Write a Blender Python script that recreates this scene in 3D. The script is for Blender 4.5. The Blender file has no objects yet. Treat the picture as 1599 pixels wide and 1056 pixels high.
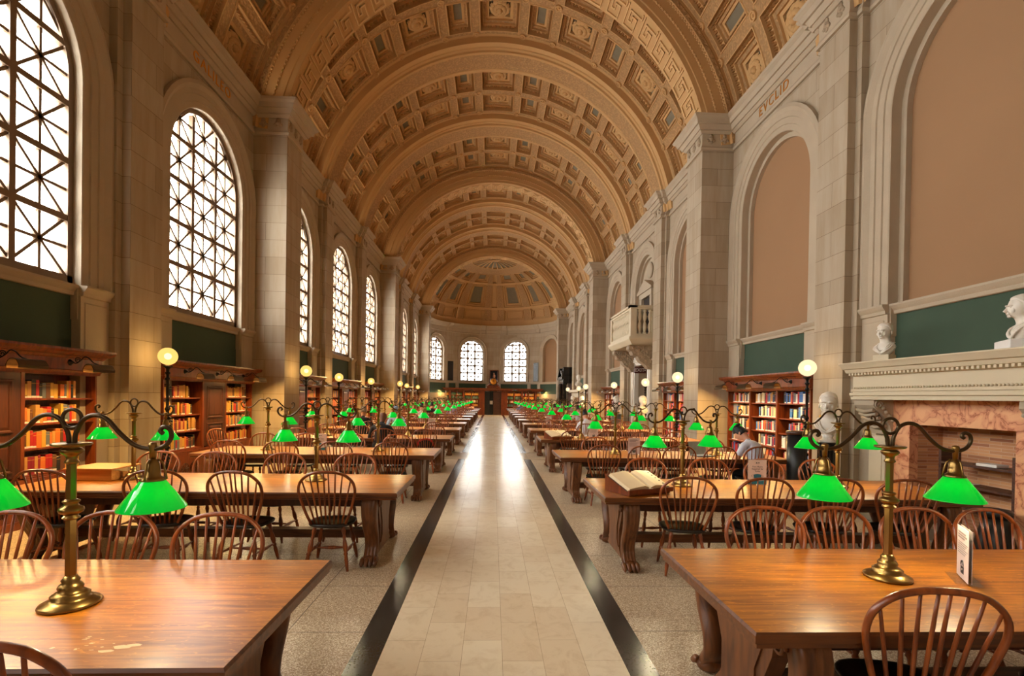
import bpy, bmesh, math, random
from mathutils import Vector, Matrix
PI = math.pi
scn = bpy.context.scene
col = scn.collection
random.seed(7)

# ------------------------------------------------------------------ camera, sky, exposure
CX, CH = -0.0496, 1.75
F_PX, YAW, PITCH, ROLL, CYPX = 773.746, 0.0395, -0.0081, 0.0154, 625.62
cam = bpy.data.cameras.new('camera')
cam.sensor_fit = 'HORIZONTAL'; cam.sensor_width = 36.0
cam.lens = F_PX / 1599.0 * 36.0
cam.shift_y = (CYPX - 528.0) / 1599.0
cam.clip_start = 0.05; cam.clip_end = 500
camo = bpy.data.objects.new('camera', cam); col.objects.link(camo)
fw = Vector((math.sin(YAW) * math.cos(PITCH), math.cos(YAW) * math.cos(PITCH), math.sin(PITCH)))
rt = Vector((math.cos(YAW), -math.sin(YAW), 0)); up = rt.cross(fw)
cr, sr = math.cos(ROLL), math.sin(ROLL)
r2 = rt * cr + up * sr; u2 = up * cr - rt * sr
camo.matrix_world = Matrix(((r2.x, u2.x, -fw.x, CX), (r2.y, u2.y, -fw.y, 0), (r2.z, u2.z, -fw.z, CH), (0, 0, 0, 1)))
scn.camera = camo
scn.view_settings.view_transform = 'Standard'
scn.view_settings.look = 'None'
scn.view_settings.gamma = 1.0
scn.view_settings.use_curve_mapping = False
scn.view_settings.exposure = 0.12
world = bpy.data.worlds.new('sky'); scn.world = world; world.use_nodes = True
wn = world.node_tree.nodes; bg = wn['Background']
SKY = 22.0
bg.inputs['Color'].default_value = (1.0, 0.955, 0.89, 1); bg.inputs['Strength'].default_value = SKY
cy = scn.cycles
cy.max_bounces = 7; cy.diffuse_bounces = 5; cy.glossy_bounces = 3; cy.transmission_bounces = 4; cy.transparent_max_bounces = 8
cy.sample_clamp_indirect = 3.0; cy.sample_clamp_direct = 0.0; cy.caustics_reflective = False; cy.caustics_refractive = False
cy.use_denoising = True
LAMP_W = 11.5; GLOBE_E = 1.3; GLOBE_W = 130.0; PICT_W = 34.0; VFILL_L = 13.0; VFILL_R = 1.0

# ------------------------------------------------------------------ materials
def newmat(name):
    m = bpy.data.materials.new(name); m.use_nodes = True
    return m, m.node_tree.nodes, m.node_tree.links, m.node_tree.nodes['Principled BSDF']
def rgb(r, g, b):      # sRGB 0-255 -> linear
    f = lambda c: (c / 255 / 12.92) if c / 255 <= .04045 else ((c / 255 + .055) / 1.055) ** 2.4
    return (f(r), f(g), f(b), 1)
def flat(name, c, rough=.6, metal=0., spec=.5, bump=0., bscale=60., vary=0.0, vscale=3., coat=0.):
    m, n, l, p = newmat(name)
    p.inputs['Base Color'].default_value = c; p.inputs['Roughness'].default_value = rough
    p.inputs['Metallic'].default_value = metal; p.inputs['Specular IOR Level'].default_value = spec
    p.inputs['Coat Weight'].default_value = coat; p.inputs['Coat Roughness'].default_value = .15
    tc = n.new('ShaderNodeTexCoord')
    if vary:
        no = n.new('ShaderNodeTexNoise'); no.inputs['Scale'].default_value = vscale; no.inputs['Detail'].default_value = 5
        l.new(tc.outputs['Object'], no.inputs['Vector'])
        mx = n.new('ShaderNodeMix'); mx.data_type = 'RGBA'
        mx.inputs[6].default_value = tuple(x * (1 - vary) for x in c[:3]) + (1,)
        mx.inputs[7].default_value = tuple(min(1, x * (1 + vary)) for x in c[:3]) + (1,)
        l.new(no.outputs['Fac'], mx.inputs[0]); l.new(mx.outputs[2], p.inputs['Base Color'])
    if bump:
        no2 = n.new('ShaderNodeTexNoise'); no2.inputs['Scale'].default_value = bscale; no2.inputs['Detail'].default_value = 4
        l.new(tc.outputs['Object'], no2.inputs['Vector'])
        b = n.new('ShaderNodeBump'); b.inputs['Strength'].default_value = bump; b.inputs['Distance'].default_value = .02
        l.new(no2.outputs['Fac'], b.inputs['Height']); l.new(b.outputs['Normal'], p.inputs['Normal'])
    return m
def ashlar(name, ca, cb, mortar, bw, bh, rough=.75):
    m, n, l, p = newmat(name)
    tc = n.new('ShaderNodeTexCoord'); sep = n.new('ShaderNodeSeparateXYZ'); l.new(tc.outputs['Object'], sep.inputs[0])
    add = n.new('ShaderNodeMath'); add.operation = 'ADD'; l.new(sep.outputs['X'], add.inputs[0]); l.new(sep.outputs['Y'], add.inputs[1])
    cmb = n.new('ShaderNodeCombineXYZ'); l.new(add.outputs[0], cmb.inputs['X']); l.new(sep.outputs['Z'], cmb.inputs['Y'])
    br = n.new('ShaderNodeTexBrick'); br.inputs['Scale'].default_value = 1
    br.inputs['Brick Width'].default_value = bw; br.inputs['Row Height'].default_value = bh
    br.inputs['Mortar Size'].default_value = .004; br.inputs['Mortar Smooth'].default_value = .2
    br.inputs['Color1'].default_value = ca; br.inputs['Color2'].default_value = cb; br.inputs['Mortar'].default_value = mortar
    l.new(cmb.outputs[0], br.inputs['Vector'])
    mp = n.new('ShaderNodeMapping'); mp.inputs['Scale'].default_value = (5, 5, .6); l.new(tc.outputs['Object'], mp.inputs['Vector'])
    no = n.new('ShaderNodeTexNoise'); no.inputs['Scale'].default_value = 1.1; no.inputs['Detail'].default_value = 7; no.inputs['Roughness'].default_value = .62
    l.new(mp.outputs[0], no.inputs['Vector'])
    mx = n.new('ShaderNodeMix'); mx.data_type = 'RGBA'; mx.blend_type = 'MULTIPLY'; mx.inputs[0].default_value = .75
    rp = n.new('ShaderNodeValToRGB'); rp.color_ramp.elements[0].position = .28; rp.color_ramp.elements[0].color = (.78, .70, .58, 1)
    rp.color_ramp.elements[1].position = .62; rp.color_ramp.elements[1].color = (1, 1, 1, 1)
    l.new(no.outputs['Fac'], rp.inputs[0]); l.new(br.outputs['Color'], mx.inputs[6]); l.new(rp.outputs[0], mx.inputs[7])
    l.new(mx.outputs[2], p.inputs['Base Color']); p.inputs['Roughness'].default_value = rough
    b = n.new('ShaderNodeBump'); b.inputs['Strength'].default_value = .5; b.inputs['Distance'].default_value = .008; b.invert = True
    l.new(br.outputs['Fac'], b.inputs['Height']); l.new(b.outputs['Normal'], p.inputs['Normal'])
    return m
def wood(name, dark, light, rough=.35, stretch=(1.2, 16, 16), scale=1.5, coat=.0, planks=None):
    m, n, l, p = newmat(name)
    tc = n.new('ShaderNodeTexCoord'); mp = n.new('ShaderNodeMapping'); mp.inputs['Scale'].default_value = stretch
    oi = n.new('ShaderNodeObjectInfo'); va = n.new('ShaderNodeVectorMath'); va.operation = 'ADD'
    sc = n.new('ShaderNodeMath'); sc.operation = 'MULTIPLY'; sc.inputs[1].default_value = 37.0
    l.new(oi.outputs['Random'], sc.inputs[0]); l.new(tc.outputs['Object'], va.inputs[0]); l.new(sc.outputs[0], va.inputs[1])
    l.new(va.outputs[0], mp.inputs['Vector'])
    no = n.new('ShaderNodeTexNoise'); no.inputs['Scale'].default_value = scale; no.inputs['Detail'].default_value = 8; no.inputs['Distortion'].default_value = 1.2
    l.new(mp.outputs[0], no.inputs['Vector'])
    rp = n.new('ShaderNodeValToRGB'); rp.color_ramp.elements[0].position = .3; rp.color_ramp.elements[0].color = dark
    rp.color_ramp.elements[1].position = .7; rp.color_ramp.elements[1].color = light
    l.new(no.outputs['Fac'], rp.inputs[0]); out = rp.outputs[0]
    if planks:
        sp = n.new('ShaderNodeSeparateXYZ'); l.new(tc.outputs['Object'], sp.inputs[0])
        dv = n.new('ShaderNodeMath'); dv.operation = 'DIVIDE'; dv.inputs[1].default_value = planks; l.new(sp.outputs['Y'], dv.inputs[0])
        fr = n.new('ShaderNodeMath'); fr.operation = 'FRACT'; l.new(dv.outputs[0], fr.inputs[0])
        lt = n.new('ShaderNodeMath'); lt.operation = 'LESS_THAN'; lt.inputs[1].default_value = .012; l.new(fr.outputs[0], lt.inputs[0])
        fl = n.new('ShaderNodeMath'); fl.operation = 'FLOOR'; l.new(dv.outputs[0], fl.inputs[0])
        wnz = n.new('ShaderNodeTexWhiteNoise'); wnz.noise_dimensions = '1D'; l.new(fl.outputs[0], wnz.inputs['W'])
        mr = n.new('ShaderNodeMapRange'); mr.inputs[3].default_value = .78; mr.inputs[4].default_value = 1.12; l.new(wnz.outputs['Value'], mr.inputs[0])
        hv = n.new('ShaderNodeVectorMath'); hv.operation = 'SCALE'; l.new(out, hv.inputs[0]); l.new(mr.outputs[0], hv.inputs['Scale'])
        mx = n.new('ShaderNodeMix'); mx.data_type = 'RGBA'; l.new(lt.outputs[0], mx.inputs[0]); l.new(hv.outputs[0], mx.inputs[6])
        mx.inputs[7].default_value = tuple(c * .35 for c in dark[:3]) + (1,)
        # ray-fleck figure of quartered oak and pale worn patches
        mp2 = n.new('ShaderNodeMapping'); mp2.inputs['Scale'].default_value = (9, 26, 1); mp2.inputs['Rotation'].default_value = (0, 0, .35); l.new(va.outputs[0], mp2.inputs['Vector'])
        n2 = n.new('ShaderNodeTexNoise'); n2.inputs['Scale'].default_value = 1.6; n2.inputs['Detail'].default_value = 2; n2.inputs['Distortion'].default_value = 1.5; l.new(mp2.outputs[0], n2.inputs['Vector'])
        r3 = n.new('ShaderNodeValToRGB'); r3.color_ramp.elements[0].position = .60; r3.color_ramp.elements[0].color = (0, 0, 0, 1); r3.color_ramp.elements[1].position = .70; r3.color_ramp.elements[1].color = (.3, .3, .3, 1)
        l.new(n2.outputs['Fac'], r3.inputs[0])
        m3 = n.new('ShaderNodeMix'); m3.data_type = 'RGBA'; l.new(r3.outputs[0], m3.inputs[0]); l.new(mx.outputs[2], m3.inputs[6]); m3.inputs[7].default_value = tuple(min(1, c * 1.7) for c in light[:3]) + (1,)
        out = m3.outputs[2]
    l.new(out, p.inputs['Base Color']); p.inputs['Roughness'].default_value = rough
    p.inputs['Coat Weight'].default_value = coat; p.inputs['Coat Roughness'].default_value = .2
    b = n.new('ShaderNodeBump'); b.inputs['Strength'].default_value = .08; b.inputs['Distance'].default_value = .004
    l.new(no.outputs['Fac'], b.inputs['Height']); l.new(b.outputs['Normal'], p.inputs['Normal'])
    return m
def ornament(name, c, scale, strength=.9, dist=.05, rough=.8):
    m, n, l, p = newmat(name)
    p.inputs['Roughness'].default_value = rough
    tc = n.new('ShaderNodeTexCoord'); v = n.new('ShaderNodeTexVoronoi'); v.inputs['Scale'].default_value = scale; v.feature = 'SMOOTH_F1'
    l.new(tc.outputs['Object'], v.inputs['Vector'])
    no = n.new('ShaderNodeTexNoise'); no.inputs['Scale'].default_value = scale * 1.6; no.inputs['Detail'].default_value = 3; l.new(tc.outputs['Object'], no.inputs['Vector'])
    ad = n.new('ShaderNodeMath'); ad.operation = 'ADD'; l.new(v.outputs['Distance'], ad.inputs[0]); l.new(no.outputs['Fac'], ad.inputs[1])
    b = n.new('ShaderNodeBump'); b.inputs['Strength'].default_value = strength; b.inputs['Distance'].default_value = dist; b.invert = True
    l.new(ad.outputs[0], b.inputs['Height']); l.new(b.outputs['Normal'], p.inputs['Normal'])
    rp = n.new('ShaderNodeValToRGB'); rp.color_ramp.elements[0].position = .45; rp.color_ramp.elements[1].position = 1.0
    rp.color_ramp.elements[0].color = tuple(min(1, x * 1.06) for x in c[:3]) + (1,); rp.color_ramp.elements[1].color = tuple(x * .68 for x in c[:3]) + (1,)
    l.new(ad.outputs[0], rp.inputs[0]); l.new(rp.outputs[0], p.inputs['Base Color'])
    return m
def emit(name, c, s):
    m, n, l, p = newmat(name)
    p.inputs['Base Color'].default_value = (.8, .75, .65, 1); p.inputs['Emission Color'].default_value = c; p.inputs['Emission Strength'].default_value = s
    p.inputs['Roughness'].default_value = .25
    return m

M = {}
STONE_A, STONE_B = rgb(178, 163, 141), rgb(163, 147, 124)
M['stone'] = ashlar('limestone ashlar', STONE_A, STONE_B, rgb(120, 100, 78), 1.15, .43)
M['stone_plain'] = flat('limestone dressed', rgb(174, 158, 135), .75, vary=.12, vscale=2.2, bump=.15, bscale=40)
M['stone_orn'] = ornament('limestone carved', rgb(180, 158, 130), 9, .9, .05)
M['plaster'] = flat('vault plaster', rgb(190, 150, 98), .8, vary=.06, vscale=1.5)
M['plaster_orn'] = ornament('vault plaster relief', rgb(190, 148, 97), 15, .8, .03)
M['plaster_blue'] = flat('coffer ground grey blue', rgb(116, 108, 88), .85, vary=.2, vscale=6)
M['panel_tan'] = flat('tan painted panel', rgb(152, 116, 82), .85, vary=.08, vscale=.7)
M['panel_green'] = flat('green painted panel', rgb(54, 74, 56), .8, vary=.12, vscale=3)
M['fret'] = flat('fret plaster', rgb(205, 168, 116), .8)
M['marble_white'] = flat('white statuary marble', rgb(228, 220, 206), .35, vary=.05, vscale=4)
M['marble_mantel'] = flat('cream sandstone mantel', rgb(205, 190, 160), .6, vary=.08, vscale=2)
M['marble_black'] = flat('black marble', rgb(22, 22, 22), .18, vary=.5, vscale=6)
M['marble_grey'] = flat('grey mottled marble', rgb(120, 118, 108), .3, vary=.35, vscale=14)
M['iron'] = flat('black iron', rgb(20, 19, 18), .4, metal=.6)
M['bronze'] = flat('dark bronze', rgb(86, 70, 50), .38, metal=.9, vary=.15, vscale=8)
M['brass'] = flat('aged brass', rgb(146, 116, 66), .3, metal=1.0, vary=.15, vscale=10)
M['winframe'] = flat('bronze window frame', rgb(126, 104, 82), .5, metal=.2, vary=.1)
M['white_paint'] = flat('white board', rgb(238, 234, 228), .5)
M['paper'] = flat('cream paper', rgb(232, 208, 168), .8, vary=.05, vscale=8)
M['page'] = flat('book page', rgb(236, 214, 172), .8)
M['ink'] = flat('dark ink', rgb(40, 38, 38), .7)
M['ink_grey'] = flat('grey print', rgb(150, 132, 122), .7)
M['sign'] = flat('pinkish sign paper', rgb(228, 206, 196), .7)
M['teal'] = flat('teal print', rgb(30, 110, 135), .6)
M['black_plastic'] = flat('black plastic', rgb(24, 24, 25), .4)
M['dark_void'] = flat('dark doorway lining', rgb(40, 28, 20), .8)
M['gold'] = flat('gilding', rgb(214, 142, 48), .35, metal=.7)
M['leather'] = flat('black seat leather', rgb(32, 22, 18), .35)
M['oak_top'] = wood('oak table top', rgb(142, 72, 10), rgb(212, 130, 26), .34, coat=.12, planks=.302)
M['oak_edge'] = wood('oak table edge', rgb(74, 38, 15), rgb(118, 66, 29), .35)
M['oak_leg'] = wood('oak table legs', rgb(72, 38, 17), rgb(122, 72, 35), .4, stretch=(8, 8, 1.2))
M['chair'] = wood('chair wood', rgb(92, 38, 12), rgb(156, 78, 28), .3, stretch=(9, 9, 1.5), coat=.2)
M['case'] = wood('mahogany bookcase', rgb(86, 34, 12), rgb(136, 64, 24), .35, stretch=(10, 10, 1.0))
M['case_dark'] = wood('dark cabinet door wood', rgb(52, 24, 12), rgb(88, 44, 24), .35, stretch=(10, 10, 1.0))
M['walnut'] = wood('walnut shelf', rgb(50, 26, 16), rgb(92, 52, 32), .4)
M['oak_light'] = wood('light oak', rgb(170, 100, 40), rgb(206, 140, 70), .35)
M['hair'] = flat('dark hair', rgb(22, 18, 17), .5, bump=.5, bscale=90)
M['hair_grey'] = flat('grey hair', rgb(150, 140, 130), .6, bump=.5, bscale=90)
M['skin'] = flat('skin', rgb(205, 150, 120), .5)
M['skin_dark'] = flat('darker skin', rgb(120, 76, 54), .5)
for k, c in {'tee': (205, 208, 222), 'jacket': (34, 34, 38), 'denim': (40, 46, 62), 'bluecoat': (70, 150, 215), 'paleblue': (150, 175, 210), 'white_shirt': (226, 226, 232), 'pink': (214, 190, 180), 'redcloth': (190, 40, 40), 'black_cloth': (22, 22, 24), 'lilac': (176, 160, 190), 'khaki': (150, 130, 105)}.items():
    M[k] = flat(k + ' cloth', rgb(*c), .85, bump=.3, bscale=25)
BOOKC = {'red': (176, 26, 30), 'crimson': (140, 22, 40), 'orange': (214, 112, 40), 'tan': (196, 140, 70), 'ochre': (206, 158, 60), 'black': (34, 32, 34), 'grey': (104, 106, 112), 'navy': (36, 52, 92), 'green': (50, 84, 56), 'white': (226, 222, 212), 'cream': (222, 198, 150), 'brown': (104, 62, 34), 'blue': (58, 110, 176), 'yellow': (222, 186, 70)}
for k, c in BOOKC.items():
    M['book_' + k] = flat('book cloth ' + k, rgb(*c), .55)
def globe_mat(name, c):       # thin lit glass: glows itself and lets the bulb inside show through
    m, n, l, p = newmat(name); out = n['Material Output']
    e = n.new('ShaderNodeEmission'); e.inputs['Color'].default_value = c; e.inputs['Strength'].default_value = GLOBE_E
    t = n.new('ShaderNodeBsdfTransparent'); x = n.new('ShaderNodeMixShader'); x.inputs[0].default_value = .86
    l.new(t.outputs[0], x.inputs[1]); l.new(e.outputs[0], x.inputs[2]); l.new(x.outputs[0], out.inputs['Surface']); return m
M['globe_l'] = globe_mat('lit amber globe', (1.0, .58, .14, 1))
M['globe_r'] = globe_mat('lit opal globe', (1.0, .74, .42, 1))
M['bulb'] = emit('lit bulb', (1.0, .85, .6, 1), 6.0)

def mk_shade():
    m, n, l, p = newmat('green cased glass shade')
    out = n['Material Output']
    tr = n.new('ShaderNodeBsdfTranslucent'); tr.inputs['Color'].default_value = (.0, .72, .10, 1)
    df = n.new('ShaderNodeBsdfDiffuse'); df.inputs['Color'].default_value = (.0, .34, .06, 1)
    gl = n.new('ShaderNodeBsdfGlossy'); gl.inputs['Roughness'].default_value = .08; gl.inputs['Color'].default_value = (1, 1, 1, 1)
    em = n.new('ShaderNodeEmission'); em.inputs['Color'].default_value = (0, .60, .05, 1); em.inputs['Strength'].default_value = .36
    a = n.new('ShaderNodeMixShader'); a.inputs[0].default_value = .75; l.new(df.outputs[0], a.inputs[1]); l.new(tr.outputs[0], a.inputs[2])
    fr = n.new('ShaderNodeFresnel'); fr.inputs['IOR'].default_value = 1.45
    b = n.new('ShaderNodeMixShader'); l.new(fr.outputs[0], b.inputs[0]); l.new(a.outputs[0], b.inputs[1]); l.new(gl.outputs[0], b.inputs[2])
    ad = n.new('ShaderNodeAddShader'); l.new(b.outputs[0], ad.inputs[0]); l.new(em.outputs[0], ad.inputs[1]); l.new(ad.outputs[0], out.inputs['Surface'])
    return m
M['shade'] = mk_shade()
def mk_clear(name, tint, gloss=.08):
    m, n, l, p = newmat(name); out = n['Material Output']
    t = n.new('ShaderNodeBsdfTransparent'); t.inputs['Color'].default_value = tint
    g = n.new('ShaderNodeBsdfGlossy'); g.inputs['Roughness'].default_value = .05
    x = n.new('ShaderNodeMixShader'); x.inputs[0].default_value = gloss; l.new(t.outputs[0], x.inputs[1]); l.new(g.outputs[0], x.inputs[2]); l.new(x.outputs[0], out.inputs['Surface'])
    return m
M['pane'] = mk_clear('window glass', (.92, .95, .97, 1), .05)
M['acrylic'] = mk_clear('clear acrylic', (.93, .93, .93, 1), .12)

def mk_floor_slab():
    m, n, l, p = newmat('cream stone slabs')
    tc = n.new('ShaderNodeTexCoord'); sp = n.new('ShaderNodeSeparateXYZ'); l.new(tc.outputs['Object'], sp.inputs[0])
    cb = n.new('ShaderNodeCombineXYZ'); l.new(sp.outputs['Y'], cb.inputs['X']); l.new(sp.outputs['X'], cb.inputs['Y'])
    mp = n.new('ShaderNodeMapping'); mp.inputs['Location'].default_value = (0.1, -.042 + .816, 0); l.new(cb.outputs[0], mp.inputs['Vector'])
    br = n.new('ShaderNodeTexBrick'); br.inputs['Scale'].default_value = 1; br.inputs['Brick Width'].default_value = .56; br.inputs['Row Height'].default_value = .272
    br.inputs['Mortar Size'].default_value = .0015; br.inputs['Color1'].default_value = rgb(250, 236, 206); br.inputs['Color2'].default_value = rgb(238, 218, 184); br.inputs['Mortar'].default_value = rgb(196, 170, 134)
    br.offset = .5; br.squash = 1.0; br.inputs['Bias'].default_value = -.1
    l.new(mp.outputs[0], br.inputs['Vector'])
    no = n.new('ShaderNodeTexNoise'); no.inputs['Scale'].default_value = 6; no.inputs['Detail'].default_value = 8; no.inputs['Roughness'].default_value = .7; no.inputs['Distortion'].default_value = 1.0; l.new(tc.outputs['Object'], no.inputs['Vector'])
    rp = n.new('ShaderNodeValToRGB'); rp.color_ramp.elements[0].position = .30; rp.color_ramp.elements[0].color = (.72, .62, .48, 1); rp.color_ramp.elements[1].position = .52; rp.color_ramp.elements[1].color = (1, 1, 1, 1); l.new(no.outputs['Fac'], rp.inputs[0])
    mx = n.new('ShaderNodeMix'); mx.data_type = 'RGBA'; mx.blend_type = 'MULTIPLY'; mx.inputs[0].default_value = .45; l.new(br.outputs['Color'], mx.inputs[6]); l.new(rp.outputs[0], mx.inputs[7])
    l.new(mx.outputs[2], p.inputs['Base Color'])
    r2_ = n.new('ShaderNodeMapRange'); r2_.inputs[3].default_value = .16; r2_.inputs[4].default_value = .30; l.new(no.outputs['Fac'], r2_.inputs[0]); l.new(r2_.outputs[0], p.inputs['Roughness'])
    return m
def mk_terrazzo():
    m, n, l, p = newmat('tan terrazzo')
    tc = n.new('ShaderNodeTexCoord'); v = n.new('ShaderNodeTexVoronoi'); v.inputs['Scale'].default_value = 150; l.new(tc.outputs['Object'], v.inputs['Vector'])
    rp = n.new('ShaderNodeValToRGB'); e = rp.color_ramp.elements; e[0].position = .0; e[0].color = rgb(150, 122, 88); e[1].position = 1; e[1].color = rgb(236, 224, 200)
    k = e.new(.5); k.color = rgb(186, 162, 128)
    sp0 = n.new('ShaderNodeSeparateColor'); l.new(v.outputs['Color'], sp0.inputs[0]); l.new(sp0.outputs[0], rp.inputs[0])
    sp = n.new('ShaderNodeSeparateXYZ'); l.new(tc.outputs['Object'], sp.inputs[0])
    def line(sock, per, off):
        a = n.new('ShaderNodeMath'); a.operation = 'SUBTRACT'; a.inputs[1].default_value = off; l.new(sock, a.inputs[0])
        d = n.new('ShaderNodeMath'); d.operation = 'DIVIDE'; d.inputs[1].default_value = per; l.new(a.outputs[0], d.inputs[0])
        f_ = n.new('ShaderNodeMath'); f_.operation = 'FRACT'; l.new(d.outputs[0], f_.inputs[0])
        t = n.new('ShaderNodeMath'); t.operation = 'LESS_THAN'; t.inputs[1].default_value = .008 / per; l.new(f_.outputs[0], t.inputs[0]); return t
    a = line(sp.outputs['Y'], .885, 3.665); b = line(sp.outputs['X'], 1.25, .97)
    mxx = n.new('ShaderNodeMath'); mxx.operation = 'MAXIMUM'; l.new(a.outputs[0], mxx.inputs[0]); l.new(b.outputs[0], mxx.inputs[1])
    mx = n.new('ShaderNodeMix'); mx.data_type = 'RGBA'; l.new(mxx.outputs[0], mx.inputs[0]); l.new(rp.outputs[0], mx.inputs[6]); mx.inputs[7].default_value = rgb(100, 84, 64)
    l.new(mx.outputs[2], p.inputs['Base Color']); p.inputs['Roughness'].default_value = .35
    return m
M['slab'] = mk_floor_slab(); M['terrazzo'] = mk_terrazzo()
M['band'] = flat('dark granite band', rgb(62, 56, 50), .22, vary=.35, vscale=60)
def mk_brick():
    m, n, l, p = newmat('roman brick')
    tc = n.new('ShaderNodeTexCoord'); sp = n.new('ShaderNodeSeparateXYZ'); l.new(tc.outputs['Object'], sp.inputs[0])
    ad = n.new('ShaderNodeMath'); l.new(sp.outputs['X'], ad.inputs[0]); l.new(sp.outputs['Y'], ad.inputs[1])
    cb = n.new('ShaderNodeCombineXYZ'); l.new(ad.outputs[0], cb.inputs['X']); l.new(sp.outputs['Z'], cb.inputs['Y'])
    br = n.new('ShaderNodeTexBrick'); br.inputs['Scale'].default_value = 1; br.inputs['Brick Width'].default_value = .30; br.inputs['Row Height'].default_value = .042
    br.inputs['Mortar Size'].default_value = .003; br.inputs['Color1'].default_value = rgb(160, 100, 70); br.inputs['Color2'].default_value = rgb(214, 158, 108); br.inputs['Mortar'].default_value = rgb(204, 170, 140)
    l.new(cb.outputs[0], br.inputs['Vector']); l.new(br.outputs['Color'], p.inputs['Base Color']); p.inputs['Roughness'].default_value = .8
    return m
M['brick'] = mk_brick()
def mk_pink():
    m, n, l, p = newmat('pink veined marble')
    tc = n.new('ShaderNodeTexCoord'); no = n.new('ShaderNodeTexNoise'); no.inputs['Scale'].default_value = 3; no.inputs['Detail'].default_value = 4; l.new(tc.outputs['Object'], no.inputs['Vector'])
    mxv = n.new('ShaderNodeMix'); mxv.data_type = 'RGBA'; mxv.inputs[0].default_value = .12; l.new(tc.outputs['Object'], mxv.inputs[6]); l.new(no.outputs['Color'], mxv.inputs[7])
    n2 = n.new('ShaderNodeTexNoise'); n2.inputs['Scale'].default_value = 4.2; n2.inputs['Detail'].default_value = 5; n2.inputs['Distortion'].default_value = .8; l.new(mxv.outputs[2], n2.inputs['Vector'])
    sb_ = n.new('ShaderNodeMath'); sb_.operation = 'SUBTRACT'; sb_.inputs[1].default_value = .5; l.new(n2.outputs['Fac'], sb_.inputs[0])
    ab_ = n.new('ShaderNodeMath'); ab_.operation = 'ABSOLUTE'; l.new(sb_.outputs[0], ab_.inputs[0])
    rp = n.new('ShaderNodeValToRGB'); rp.color_ramp.elements[0].position = .0; rp.color_ramp.elements[0].color = rgb(166, 92, 58); rp.color_ramp.elements[1].position = .10; rp.color_ramp.elements[1].color = rgb(230, 172, 126); k_ = rp.color_ramp.elements.new(.018); k_.color = rgb(214, 146, 108)
    l.new(ab_.outputs[0], rp.inputs[0])
    l.new(rp.outputs[0], p.inputs['Base Color']); p.inputs['Roughness'].default_value = .3
    return m
M['pink_marble'] = mk_pink()

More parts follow.
